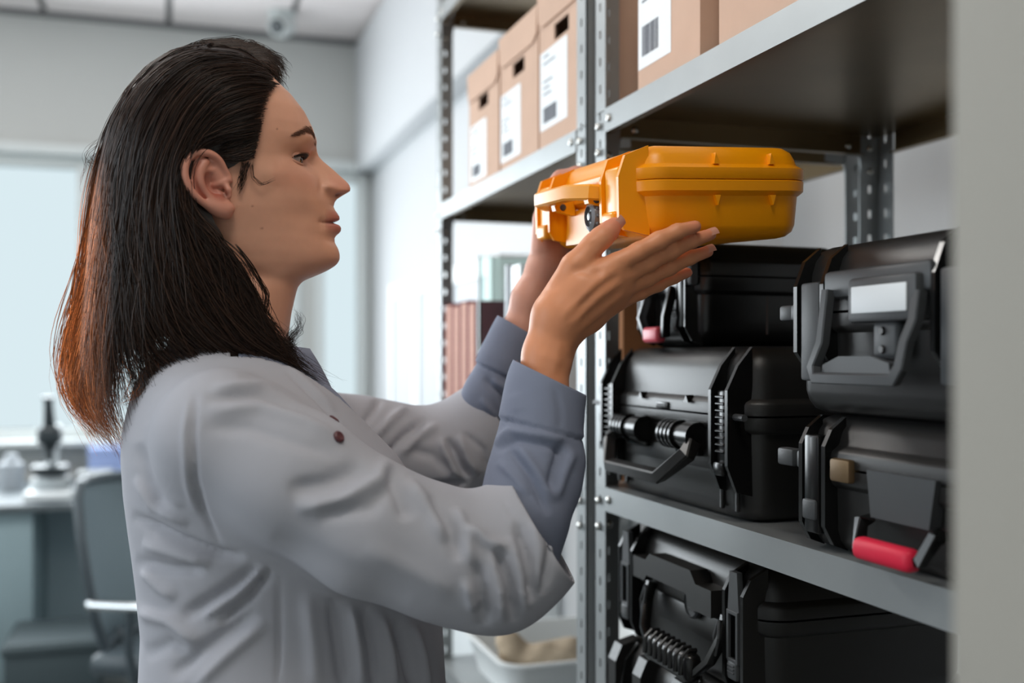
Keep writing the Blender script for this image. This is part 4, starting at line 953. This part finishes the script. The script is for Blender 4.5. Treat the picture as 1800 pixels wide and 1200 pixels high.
# ---- hair: a dark under-mass and combed strands over it
HB_y = [80, 88, 100, 130, 170, 230, 300, 360, 400, 450, 500, 560, 600, 640, 680]
HB_x = [370, 322, 288, 246, 214, 188, 172, 160, 155, 152, 148, 142, 138, 136, 150]
HW_y = [80, 88, 100, 130, 170, 230, 300, 400, 470, 520, 580, 640, 680]
HW_w = [10, 38, 66, 100, 121, 133, 133, 130, 126, 122, 120, 112, 90]
FBi = [(478, 152, -62), (470, 166, -85), (462, 190, -104), (455, 225, -112), (449, 255, -115), (442, 272, -114), (432, 288, -115), (412, 298, -117), (388, 306, -118), (374, 350, -116), (392, 395, -112), (412, 428, -104), (424, 470, -112), (428, 520, -114), (440, 570, -116), (462, 605, -118), (480, 640, -116), (470, 690, -110)]
FBs = np.array([i2s(*p) for p in FBi]); FBs[:, 1] = np.maximum.accumulate(FBs[:, 1]+np.arange(len(FBs))*.01)
def fb(y):
    f = np.interp(y, FBs[:, 1], FBs[:, 0]); top = tb('xf', y)+9
    return np.where(y < 140, top, np.where(y < FBs[0, 1], top+(f-top)*np.clip((y-140)/(FBs[0, 1]-140), 0, 1), f))
def shell(x, y):
    xB = np.interp(y, HB_y, HB_x); wh = np.interp(y, HW_y, HW_w); xm = np.clip(tb('xm', y), 330, 385)
    t = np.clip((xm-x)/(xm-xB), 0, 1); back = wh*np.maximum(0, 1-t**2.3)**.5
    hl = np.where(y < 84, 0, head_lat(np.minimum(x, tb('xf', np.maximum(y, 87))-1e-3), np.maximum(y, 87)))+8
    low = np.clip((y-395)/60, 0, 1); front = hl*(1-low)+low*np.maximum(hl, wh-6*np.clip((x-xm)/100, 0, 1))
    ear = 13*np.exp(-((x-362)/36)**2-((y-342)/48)**2)
    return -ear+np.where(x < xm, np.maximum(back, np.where(x > tb('xb', np.maximum(y, 87)), hl*np.clip((x-tb('xb', np.maximum(y, 87)))/25, 0, 1), 0)), front)
ys_ = np.concatenate([np.linspace(80.5, 150, 36), np.linspace(153, 590, 95)]); ns = 41
V = []; 
for y in ys_:
    xB = np.interp(y, HB_y, HB_x)+6+max(0, y-470)*.55; xF = float(fb(np.array(y)))-(4 if y < 135 else 13)
    th = np.linspace(0, PI, ns); x = xB+(xF-xB)*(.5+.5*np.cos(th)); l = shell(x, np.full(ns, y))
    V.append((x, np.full(ns, y), -l)); V.append((x[::-1], np.full(ns, y), l[::-1]))
A = np.array([np.concatenate([V[2*i][0], V[2*i+1][0][1:]]) for i in range(len(ys_))]); Bq = np.array([np.concatenate([V[2*i][1], V[2*i+1][1][1:]]) for i in range(len(ys_))]); Lq = np.array([np.concatenate([V[2*i][2], V[2*i+1][2][1:]]) for i in range(len(ys_))])
m_ = A.shape[1]
HMV = S(A, Bq, Lq*.985).reshape(-1, 3); i, k = np.meshgrid(np.arange(len(ys_)-1), np.arange(m_-1), indexing='ij'); i = i.ravel(); k = k.ravel()
HMF = np.stack([i*m_+k, i*m_+k+1, (i+1)*m_+k+1, (i+1)*m_+k], 1)
DARK = np.array(lin((46, 30, 21))); AUB_GLOW = np.array(lin((206, 122, 70)))  # second tone joins auburn tips with light glowing through the hair
me = np_mesh('hair_mass', pl(HMV), HMF); set_col(me, np.tile(DARK*.7, (len(HMV), 1)))
o = link('hair_mass', me, person, M['hair'], True); so = o.modifiers.new('thick', 'SOLIDIFY'); so.thickness = .004; so.offset = -1

def resample(g, n):
    g = np.array(g, float); s = np.concatenate([[0], np.cumsum(np.hypot(*np.diff(g[:, :2], axis=0).T))]); u = np.linspace(0, s[-1], n)
    # smooth (Catmull style) by fine linear then box filter
    f = np.stack([np.interp(np.linspace(0, s[-1], 200), s, g[:, q]) for q in range(g.shape[1])], 1)
    k = 17; p = np.pad(f, ((k//2, k//2), (0, 0)), mode='reflect', reflect_type='odd'); f = np.stack([np.convolve(p[:, q], np.ones(k)/k, 'valid') for q in range(f.shape[1])], 1)
    return np.stack([np.interp(u, np.linspace(0, s[-1], 200), f[:, q]) for q in range(f.shape[1])], 1)
NP = 26
SV, SF, SCOL = [], [], []
def emit(P, rad, col):                          # P: (n, NP, 3) world; triangular tubes
    n, m, _ = P.shape; T = np.gradient(P, axis=1); T /= np.linalg.norm(T, axis=2, keepdims=True)+1e-9
    up = np.array([.2, -.9, .35]); N1 = np.cross(T, up); N1 /= np.linalg.norm(N1, axis=2, keepdims=True)+1e-9; N2 = np.cross(T, N1)
    taper = np.minimum(1, np.minimum(np.linspace(0, 1, m)*14+.4, (1-np.linspace(0, 1, m))*4+.12))
    r = rad[:, None, None]*taper[None, :, None]
    ring = np.stack([P+r*(math.cos(a)*N1+math.sin(a)*N2) for a in (0, 2*PI/3, 4*PI/3)], 2)     # n,m,3,3
    base = sum(len(v) for v in SV); SV.append(ring.reshape(-1, 3)); SCOL.append(np.repeat(col, 3, axis=1).reshape(-1, 3))
    i, j, k = np.meshgrid(np.arange(n), np.arange(m-1), np.arange(3), indexing='ij'); q = lambda j, k: base+(i*m+j)*3+(k % 3)
    SF.append(np.stack([q(j, k), q(j, k+1), q(j+1, k+1), q(j+1, k)], -1).reshape(-1, 4))
def strands(guides, n, side, thick=7, jit=4, wave=2.5, rad=.00042, lat0=-105, free=None, aub_glow=0.0, lenr=(.86, 1.04), img=True):
    G = np.array([resample([(*(i2s(p[0], p[1], lat0) if img else p[:2]),) for p in g], 60) for g in guides]); K = len(G)
    u = rng.random(n)*(K-1)*.9999; u = np.where(rng.random(n) < .35, np.round(u*7)/7, u); i0 = np.minimum(u.astype(int), K-2); f = (u-i0)[:, None, None]
    Q = G[i0]*(1-f)+G[i0+1]*f                   # n,60,2
    L = lenr[0]+(lenr[1]-lenr[0])*rng.random(n); st = rng.random(n)*.09
    tt = np.clip(st[:, None]+(np.linspace(0, 1, NP)[None]*L[:, None]), 0, 1.12)*59
    a = np.minimum(tt.astype(int), 58); fr = (tt-a)[..., None]; P = np.take_along_axis(Q, a[..., None].repeat(2, 2), 1)*(1-fr)+np.take_along_axis(Q, a[..., None].repeat(2, 2)+1, 1)*fr
    s = np.linspace(0, 1, NP)[None]; ph = rng.random((n, 1))*6.28; fq = 5+4*rng.random((n, 1)); ph2 = np.round(u*5)[:, None]*1.7
    P[..., 0] += rng.normal(0, jit, (n, 1))*(.5+.5*s)+wave*s**1.3*(np.sin(fq*s+ph)+1.3*np.sin(11*s+ph2)); P[..., 1] += rng.normal(0, jit*.8, (n, 1))*(.4+.6*s)+wave*.5*s*np.cos(fq*s+ph)
    x, y = P[..., 0], P[..., 1]; xe = np.clip(x, np.interp(y, HB_y, HB_x)+2, None); ye = np.clip(y, 81, 640)
    if free is None:
        l = shell(xe, ye)+thick*(rng.random((n, 1))**1.4)*(1+.6*s)+1.2*np.sin(fq*1.5*s+ph)
        l = side*l
    else:
        l = free[0]+(free[1]-free[0])*rng.random((n, 1))+rng.normal(0, 6, (n, 1))*s+5*s*np.sin(fq*s+ph)
        lim = shell(xe, ye); l = np.clip(l, -lim-thick, lim+thick)
    c = np.clip((205-x)/40, 0, 1)*np.clip((y-290)/130, 0, 1)*.75+aub_glow*np.clip((y-250)/250, 0, 1)  # backlight glow put into the colour of the rear strands
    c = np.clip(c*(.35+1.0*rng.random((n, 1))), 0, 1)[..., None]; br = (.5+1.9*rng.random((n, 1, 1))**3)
    col = (DARK*(1-c)+AUB_GLOW*c)*br
    emit(S(x, y, l), rad*(.7+.6*rng.random(n)), col)
GS = [[(470, 98), (420, 84), (350, 80), (280, 112), (222, 180), (192, 260), (178, 360), (168, 460), (160, 560), (150, 660)],
      [(480, 112), (425, 100), (350, 108), (285, 160), (240, 240), (220, 340), (212, 440), (204, 540), (200, 630), (205, 690)],
      [(484, 128), (430, 122), (365, 135), (310, 195), (274, 280), (258, 380), (255, 470), (262, 560), (300, 620), (350, 650)],
      [(482, 148), (430, 150), (375, 170), (328, 230), (300, 300), (290, 390), (300, 470), (330, 550), (390, 610), (450, 640)],
      [(470, 172), (425, 185), (380, 206), (342, 250), (314, 310), (316, 390), (342, 460), (385, 540), (440, 605), (505, 640)],
      [(460, 205), (420, 216), (385, 232), (345, 258), (316, 300), (326, 380), (368, 430), (405, 490), (440, 560), (505, 622)],
      [(452, 240), (420, 246), (385, 250), (345, 265), (316, 305), (330, 380), (378, 425), (415, 475), (440, 540), (490, 610)]]
strands(GS, 3200, -1, thick=11, jit=6, wave=8, lenr=(.74, 1.06))
strands(GS, 420, -1, thick=20, jit=10, wave=13, lenr=(.75, 1.08), rad=.0003)
strands(GS, 500, 1, thick=8)
# sideburn: short combed-back strands from the temple to the ear
SB = [[(462, 215), (440, 225), (415, 238), (385, 252)], [(452, 250), (432, 258), (408, 266), (385, 272)], [(446, 278), (428, 284), (408, 286), (392, 284)]]
strands(SB, 420, -1, thick=3, jit=2.5, wave=1, lenr=(.7, 1.0))
strands([[(440, 285), (432, 305), (425, 330), (420, 352)], [(425, 285), (424, 305), (420, 325), (416, 340)]], 40, -1, thick=1, jit=3, wave=1.2, rad=.00022, lenr=(.4, .9))
strands([[(443, 288), (446, 312), (462, 325), (482, 316)], [(436, 290), (440, 315), (452, 326), (470, 320)]], 7, -1, thick=2, jit=2, wave=1, rad=.0002)
# back curtain, auburn ends with the backlight glow painted in
BK = [[(370, 80), (290, 100), (235, 155), (196, 225), (174, 300), (160, 370), (152, 440), (140, 510), (126, 585), (117, 650), (134, 715), (186, 760)],
      [(370, 84), (300, 112), (250, 170), (212, 250), (196, 330), (184, 410), (172, 490), (152, 570), (138, 640), (140, 690), (160, 735)],
      [(370, 90), (310, 125), (270, 200), (240, 290), (226, 380), (214, 460), (196, 540), (172, 610), (160, 670), (166, 720), (190, 752)],
      [(370, 95), (320, 135), (285, 220), (262, 320), (250, 420), (238, 500), (214, 580), (196, 640), (190, 690), (205, 738)]]
strands(BK, 1300, -1, free=(-70, 60), thick=4, jit=8, wave=10, lat0=0, aub_glow=.6, lenr=(.8, 1.02))
strands(BK[:1], 1, -1, free=(-10, 10)) if False else None
strands([[(215, 560), (240, 600), (262, 640), (268, 680), (246, 716)], [(240, 560), (270, 600), (285, 640), (280, 670), (250, 690)], [(200, 600), (205, 650), (225, 680), (226, 705), (212, 712)]], 110, -1, free=(-105, -40), jit=6, wave=6, lat0=-70, aub_glow=.6, rad=.00030)
strands([[(170, 300), (160, 270), (168, 255), (185, 262)], [(180, 240), (160, 262), (150, 300), (150, 340)]], 16, -1, free=(-40, 40), jit=6, wave=4, lat0=0, aub_glow=.4, rad=.00018)
# lower curls over the collar
strands([[(330, 560), (380, 610), (430, 630), (480, 640), (505, 628)], [(360, 540), (400, 590), (450, 615), (500, 605), (512, 575)], [(400, 510), (430, 560), (470, 600), (508, 612), (500, 640)], [(420, 470), (450, 520), (465, 560), (455, 600), (480, 640)]], 420, -1, thick=10, jit=6, wave=5, rad=.00034)
strands([[(418, 440), (440, 480), (464, 510), (468, 550), (455, 585)], [(410, 425), (445, 470), (470, 520), (460, 570), (470, 600)]], 24, -1, thick=2, jit=3, wave=3, rad=.00028)
strands([[(470, 580), (505, 590), (525, 570), (528, 550), (520, 540)], [(480, 590), (512, 600), (530, 580), (528, 556)]], 26, 1, free=(40, 70), jit=4, wave=4, lat0=40, rad=.00022)
HLN = [(492, 140), (480, 152), (470, 166), (462, 190), (455, 225), (448, 258), (441, 284)]
for a_, b_ in zip(HLN[:-1], HLN[1:]):
    strands([[(a_[0]+4, a_[1]), (a_[0]-16, a_[1]-2), (a_[0]-38, a_[1]+4)], [(b_[0]+4, b_[1]), (b_[0]-16, b_[1]), (b_[0]-38, b_[1]+6)]], 60, -1, thick=2, jit=3, wave=1, rad=.00018, lenr=(.5, 1), lat0=-90)
# fringe flyaways at the forehead
strands([[(440, 98), (470, 100), (492, 110), (507, 126)], [(430, 92), (462, 88), (486, 102), (499, 120)], [(450, 110), (478, 116), (494, 134), (499, 150)], [(420, 86), (440, 76), (456, 84), (464, 100)], [(430, 100), (460, 100), (482, 118), (494, 148)], [(452, 118), (474, 124), (488, 138), (490, 156)]], 560, -1, free=(-40, 40), jit=4, wave=3, lat0=0, rad=.00022, lenr=(.6, 1.05), aub_glow=1.2)
strands([[(300, 96), (350, 76), (400, 72), (440, 82)], [(330, 90), (380, 78), (430, 78), (470, 96)], [(320, 100), (370, 88), (420, 88), (470, 104)]], 320, -1, free=(-45, 45), jit=4, wave=3, lat0=0, rad=.00022)
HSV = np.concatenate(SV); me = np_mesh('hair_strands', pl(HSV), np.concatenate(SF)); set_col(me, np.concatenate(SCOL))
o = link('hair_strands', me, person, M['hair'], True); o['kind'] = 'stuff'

# ---- clothes
CP = [560, 600, 622, 640, 660, 690, 720, 760, 800, 860, 920, 960, 1020, 1100, 1200, 1350, 1600, 1950]
CB = [345, 305, 278, 257, 243, 231, 222, 213, 212, 216, 224, 230, 238, 246, 241, 225, 215, 208]
CF = [470, 500, 520, 540, 562, 594, 620, 654, 690, 728, 748, 757, 763, 767, 772, 785, 800, 812]
CW = [70, 104, 132, 160, 188, 220, 242, 262, 270, 268, 262, 258, 256, 260, 268, 285, 310, 335]
CZ = np.array([S(480, p, 0)[2] for p in CP])[::-1]; CBx = np.array([S(b, p, 0)[0] for b, p in zip(CB, CP)])[::-1]; CFx = np.array([S(b, p, 0)[0] for b, p in zip(CF, CP)])[::-1]; CWm = np.array(CW)[::-1]*UL
def torso(X, Y, Z, off=0.0):
    xb = np.interp(Z, CZ, CBx)-off; xf = np.interp(Z, CZ, CFx)+off; b = np.interp(Z, CZ, CWm)+off; a = (xf-xb)/2; c = (xf+xb)/2
    q = (np.abs((X-c)/a)**2.2+np.abs((Y-Y0)/b)**2.2)**(1/2.2); d = (q-1)*np.minimum(a, b)
    return d
NS_ = WP([(392, 765, 1.005, 118), (520, 842, .975, 110), (650, 928, .955, 108), (780, 974, .945, 105), (870, 998, .94, 102), (922, 950, .94, 97), (987, 887, .94, 95)])
FS_ = WP([(560, 780, 1.32, 95), (640, 792, 1.335, 86), (720, 803, 1.335, 80), (795, 802, 1.325, 80), (840, 766, 1.315, 72), (895, 700, 1.30, 66)])
def coat_fn(X, Y, Z):
    d = torso(X, Y, Z); d = smin(d, chain(X, Y, Z, NS_, .03), .035); return smin(d, chain(X, Y, Z, FS_, .03), .03)
V, F = surface_nets(coat_fn, (-.11, .80, .60), (.50, 1.50, 1.47), .0036)
V = relax(V, F, 3, .5)
n_ = vnormals(V, F)
vx, vy, vz = V.T
darm = chain(vx, vy, vz, NS_, .03); dtor = torso(vx, vy, vz); dfar = chain(vx, vy, vz, FS_, .03)
marm = np.clip((dtor-darm)/.02+.3, 0, 1)*(vy < 1.12); mtor = np.clip((darm-dtor)/.01+.5, 0, 1)*(vy < 1.2); mfar = np.clip((dtor-dfar)/.02+.3, 0, 1)*(vy > 1.2)
k_ = .001
ARM = [([(365, 722), (456, 716), (541, 742), (605, 774)], 11, 4.5*k_), ([(360, 700), (456, 692), (545, 718), (600, 745)], 9, -5*k_), ([(372, 683), (467, 672), (541, 696)], 9, 4*k_), ([(420, 660), (490, 668), (550, 690)], 9, -3*k_),
       ([(355, 750), (440, 752), (530, 780), (600, 800)], 13, -3*k_), ([(520, 893), (605, 877), (664, 845), (682, 806)], 13, 7*k_), ([(505, 862), (573, 850), (640, 818)], 16, -6*k_), ([(560, 905), (650, 892), (690, 850)], 12, -4*k_),
       ([(683, 822), (703, 872), (716, 915)], 12, -6*k_), ([(712, 845), (760, 900), (786, 950)], 13, 7*k_), ([(752, 872), (790, 930), (808, 985)], 10, -6*k_), ([(800, 890), (822, 940), (828, 990)], 9, 5*k_),
       ([(818, 1020), (834, 1075)], 8, 5*k_), ([(838, 985), (848, 1040), (850, 1100)], 9, -8*k_), ([(862, 960), (880, 1030), (884, 1095)], 8, 5*k_), ([(870, 960), (896, 1030), (904, 1095)], 9, -9*k_), ([(895, 940), (918, 1010), (922, 1080)], 8, 5*k_), ([(908, 918), (928, 990), (934, 1060)], 8, -8*k_),
       ([(935, 905), (948, 960), (945, 1040)], 8, 4*k_), ([(962, 905), (970, 965), (952, 1045)], 8, -6*k_), ([(822, 925), (856, 952), (892, 966)], 9, 8*k_),
       ([(480, 935), (600, 1000), (720, 1055)], 20, -2.5*k_), ([(640, 960), (740, 1010), (800, 1040)], 18, 2.5*k_), ([(902, 842), (950, 905), (985, 1000)], 4, -2*k_), ([(876, 868), (925, 935), (965, 1030)], 3, -1.5*k_)]
TORF = [([(232, 905), (307, 944), (381, 972), (430, 980)], 9, -8*k_), ([(250, 955), (300, 968), (370, 990)], 11, 6*k_), ([(238, 985), (300, 1000), (360, 1002)], 10, -5*k_), ([(320, 1085), (397, 1038), (456, 998)], 11, -8*k_), ([(385, 1095), (437, 1050), (475, 1000)], 7, -10*k_), ([(355, 1085), (420, 1040), (468, 995)], 8, 6*k_),
        ([(493, 1010), (491, 1120), (488, 1210)], 3.5, -3*k_), ([(582, 1050), (595, 1147), (605, 1215)], 10, -8*k_), ([(615, 1060), (628, 1140), (636, 1215)], 9, 7*k_), ([(640, 1065), (655, 1140), (662, 1215)], 9, -8*k_), ([(668, 1075), (684, 1140), (694, 1215)], 9, 6*k_), ([(696, 1085), (714, 1147), (730, 1215)], 10, -8*k_), ([(725, 1095), (742, 1150), (752, 1215)], 8, 5*k_), ([(540, 1040), (550, 1130), (556, 1215)], 14, 5*k_),
        ([(250, 1000), (282, 1032), (310, 1050)], 10, 5*k_), ([(240, 1075), (300, 1090), (350, 1130)], 12, 6*k_), ([(300, 1190), (360, 1140), (450, 1075)], 13, -7*k_), ([(340, 1210), (400, 1150), (470, 1090)], 11, 5*k_), ([(255, 1150), (300, 1130), (330, 1150)], 12, -4*k_), ([(245, 780), (262, 850), (290, 900)], 13, -4*k_), ([(262, 740), (285, 820), (320, 890)], 12, 4*k_), ([(238, 840), (270, 890), (330, 920)], 9, 5*k_)]
SEAM = [([(345, 690), (338, 760), (342, 840), (358, 900), (388, 962)], 5, -4*k_), ([(331, 700), (324, 770), (330, 850), (345, 905)], 6, 2.5*k_)]
FARF_ = [([(676, 806), (712, 765), (748, 736)], 8, -7*k_), ([(655, 770), (690, 735), (715, 715)], 8, 5*k_), ([(700, 800), (740, 765), (770, 745)], 8, 5*k_), ([(640, 745), (660, 715), (668, 700)], 7, -5*k_), ([(690, 850), (766, 853), (822, 848)], 6, -9*k_), ([(787, 770), (808, 816), (824, 840)], 6, -9*k_), ([(772, 770), (794, 818), (806, 840)], 6, 6*k_), ([(806, 765), (822, 805), (840, 835)], 6, 6*k_), ([(720, 790), (760, 800), (790, 830)], 10, -4*k_), ([(815, 760), (850, 790), (862, 830)], 5, -4*k_)]
ARM = [(l, w_*.95, a*1.12) for l, w_, a in ARM]; TORF = [(l, w_*.9, a*1.15) for l, w_, a in TORF]; FARF_ = [(l, w_*.9, a*1.15) for l, w_, a in FARF_]
TORF += [([(505, 655), (560, 705), (615, 765), (650, 810)], 3, -3*k_), ([(500, 640), (540, 672), (590, 720)], 5, 3*k_)]
V = ridges(V, n_, ARM, marm); V = ridges(V, n_, TORF, mtor*(1-marm)); V = ridges(V, n_, SEAM, (vy < 1.15)*1.0); V = ridges(V, n_, FARF_, mfar)
V = relax(V, F, 1, .35)
def cut(V, F, ctr, imgn, rad=None):             # drop what lies beyond a sleeve opening and straighten the rim onto the cutting plane
    n3 = RT*imgn[0]-np.array([0, 0, 1.0])*imgn[1]; n3 = n3/np.linalg.norm(n3); c = np.array(W(*ctr)); s = (V-c)@n3; r = np.linalg.norm(V-c, axis=1)
    near = r < (rad or 1e9); out = (s > 0) & near
    keep = ~out[F].all(1); Fk = F[keep]; fr = out.copy(); Vn = V.copy(); Vn[fr] -= np.outer(s, n3)[fr]
    used = np.unique(Fk); mp = -np.ones(len(V), int); mp[used] = np.arange(len(used)); return Vn[used], mp[Fk]
V, F = cut(V, F, (939, 907, .94), (.847, -.53), .17)
V, F = cut(V, F, (878, 733, 1.31), (.82, -.57), .13)
# neck hole and the open V of the lapels, coat hem
pxs, pys, _ = proj(V); sa, sb, _ = proj(np.stack([V[:, 0], np.full(len(V), Y0), V[:, 2]], 1)); la = np.abs(V[:, 1]-Y0)/UL
vee = np.interp(sb, [560, 605, 640, 690, 740, 790, 830, 865], [400, 140, 132, 118, 88, 54, 24, 0]); front = V[:, 0] > np.interp(V[:, 2], CZ, (CBx+CFx)/2)
drop = (front & (la < vee)) | (sb < 604) | (V[:, 2] < .625); Fk = F[~drop[F].any(1)]; used = np.unique(Fk); mp = -np.ones(len(V), int); mp[used] = np.arange(len(used)); V, F = V[used], mp[Fk]
o = link('lab_coat', np_mesh('lab_coat', pl(V), F), person, M['coat'], True); so = o.modifiers.new('thick', 'SOLIDIFY'); so.thickness = .0022; so.offset = -1
for px_, py_ in ((596, 733), (607, 762)):
    ds = np.hypot(*(np.array(proj(V)[:2])-np.array([[px_-10], [py_+6]]))); ds[V[:, 1] > 1.15] = 1e9; p = V[int(np.argmin(ds))]
    b = MB().lathe([(.0055, 0), (.0055, .002), (.004, .003), (.001, .002)], n=14).build('coat_button', mat('dark_red_button', (92, 52, 56), .4), o)
    nn = vnormals(V, F)[int(np.argmin(ds))]; b.location = pl(p); b.rotation_euler = Vector(nn).to_track_quat('Z', 'Y').to_euler()
# shirt: body seen in the V, collar, sleeves with turned cuffs
SHN = WP([(922, 1000, .943, 58), (922, 900, .947, 74), (935, 830, .957, 70), (948, 765, .966, 63), (955, 712, .970, 59), (962, 668, .974, 56), (974, 620, .978, 54)]); SHB = WP([(985, 815, .955, 40), (975, 850, .95, 42)])
SHF = WP([(835, 770, 1.315, 52), (866, 695, 1.29, 47), (893, 632, 1.275, 43), (914, 586, 1.266, 40), (932, 545, 1.258, 38)])
def shn(X, Y, Z): return smin(chain(X, Y, Z, SHN, .02), chain(X, Y, Z, SHB, .01), .02)
lo, hi = bounds([SHN], .02); SV1, SF1 = surface_nets(shn, lo, hi, .0028); SV1 = relax(SV1, SF1, 2, .5); n_ = vnormals(SV1, SF1)
qx, qy, _ = proj(SV1); band = (qy-(737+(qx-888)*.26))                       # above the cuff seam
SV1 = SV1+n_*(np.clip(-band/4, 0, 1)*.0022+np.exp(-(band/2.2)**2)*-.0012)[:, None]
SV1 = ridges(SV1, n_, [([(868, 780), (896, 757), (955, 765), (1000, 778)], 7, 4*k_), ([(872, 792), (908, 772), (967, 784), (1000, 800)], 6, -4.5*k_), ([(893, 786), (930, 836), (964, 905)], 6, -5*k_), ([(912, 783), (945, 830), (972, 880)], 7, 4*k_), ([(992, 771), (975, 825), (966, 862)], 8, -6*k_), ([(1010, 790), (992, 830), (975, 880)], 8, 4*k_), ([(875, 810), (905, 840), (930, 870)], 7, 3*k_), ([(975, 680), (985, 720), (984, 760)], 5, -1.5*k_), ([(905, 690), (912, 725)], 12, 1*k_)], 1.0)
SV1, SF1 = cut(SV1, SF1, (966, 663, .975), (.437, -.9))
lo, hi = bounds([SHF], .02); SV2, SF2 = surface_nets(lambda X, Y, Z: chain(X, Y, Z, SHF, .02), lo, hi, .003); SV2 = relax(SV2, SF2, 2, .5); n_ = vnormals(SV2, SF2)
qx, qy, _ = proj(SV2); band = (qy-(648+(qx-860)*.45)); SV2 = SV2+n_*(np.clip(-band/4, 0, 1)*.0025+np.exp(-(band/2.5)**2)*-.002)[:, None]
SV2 = ridges(SV2, n_, [([(850, 665), (880, 690), (900, 730)], 6, -5*k_), ([(862, 668), (885, 680), (910, 700)], 6, 4*k_), ([(845, 700), (870, 730), (885, 770)], 6, 4*k_)], 1.0)
SV2, SF2 = cut(SV2, SF2, (912, 576, 1.264), (.5, -.85))
SV3, SF3 = surface_nets(lambda X, Y, Z: torso(X, Y, Z, -.003), (-.03, .98, 1.12), (.42, 1.32, 1.45), .006)
pz = proj(np.stack([SV3[:, 0], np.full(len(SV3), Y0), SV3[:, 2]], 1))[1]; dr = (pz < 610) | (np.abs(SV3[:, 1]-Y0) > np.interp(pz, [610, 690, 740, 790, 880], [150, 132, 104, 70, 40])*UL) | (pz > 880) | (SV3[:, 0] < np.interp(SV3[:, 2], CZ, (CBx+CFx)/2)); SF3 = SF3[~dr[SF3].any(1)]
off = 0; VV = []; FQ = []
for v, f in ((SV1, SF1), (SV2, SF2), (SV3, SF3)): VV.append(v); FQ.append(f+off); off += len(v)
o = link('shirt', np_mesh('shirt', pl(np.concatenate(VV)), np.concatenate(FQ)), person, M['shirt'], True); so = o.modifiers.new('thick', 'SOLIDIFY'); so.thickness = .0014; so.offset = -1
fi = np.radians(np.linspace(16, 344, 60)); rows = []
for u_ in np.linspace(0, 1, 9):                 # stand-and-fall collar: inner stand up to the fold, then the leaf down and outwards
    fr_ = np.cos(fi); pt = np.exp(-((np.minimum(fi, 2*PI-fi)-math.radians(16))/.55)**2)
    if u_ < .35: q = u_/.35; ra = 114+6*q; rl = 96+6*q; py_ = 640+8*fr_+(-38)*q
    else: q = (u_-.35)/.65; ra = 120+(26+16*pt)*q; rl = 102+30*q; py_ = 602+8*fr_+(42+46*pt)*q-10*math.sin(PI*q)*.5
    a_ = 424+ra*np.cos(fi)+6*pt*q*(u_ >= .35); l_ = -rl*np.sin(fi); rows.append(S(a_, py_+np.zeros_like(a_), l_))
R_ = np.array(rows); m_ = R_.shape[1]; i, k = np.meshgrid(np.arange(8), np.arange(m_-1), indexing='ij'); i = i.ravel(); k = k.ravel()
me = np_mesh('shirt_collar', pl(R_.reshape(-1, 3)), np.stack([i*m_+k, (i+1)*m_+k, (i+1)*m_+k+1, i*m_+k+1], 1))
cl = link('shirt_collar', me, o, M['shirt'], True); so = cl.modifiers.new('thick', 'SOLIDIFY'); so.thickness = .0022; so.offset = 1
# trousers and shoes, below the frame
hx = float(S(480, 1200, 0)[0])
def leg_fn(X, Y, Z):
    d = sd_cap(X, Y, Z, (hx, Y0-.03, .86), (hx, Y0+.03, .86), .13, .13)
    for s_, dx_ in ((-1, .06), (1, -.04)): d = smin(d, chain(X, Y, Z, [(hx, Y0+s_*.085, .82, .092), (hx+dx_*.6, Y0+s_*.095, .46, .068), (hx+dx_*.5, Y0+s_*.10, .09, .058)], .02), .02)
    return d
V, F = surface_nets(leg_fn, (hx-.2, Y0-.25, .03), (hx+.22, Y0+.25, 1.02), .010)
link('trousers', np_mesh('trousers', pl(V), F), person, mat('dark_trousers', (52, 56, 66), .9), True)
for s_, dx_ in ((-1, .06), (1, -.04)):
    x_, y_ = hx+dx_*.5, Y0+s_*.10
    sh = MB().rloft(.095, .265, [(0, .006), (.012, .002), (.03, .002), (.045, .008), (.06, .018)], .045, 6, y0=-.08)
    sh.tube([(0, -.035, .05), (0, -.03, .10)], [.05, .046], 14).xf(Matrix.Translation((x_-ORG[0], y_-ORG[1], 0)) @ Matrix.Rotation(-PI/2, 4, 'Z')).build('shoe', M['scope'], person)
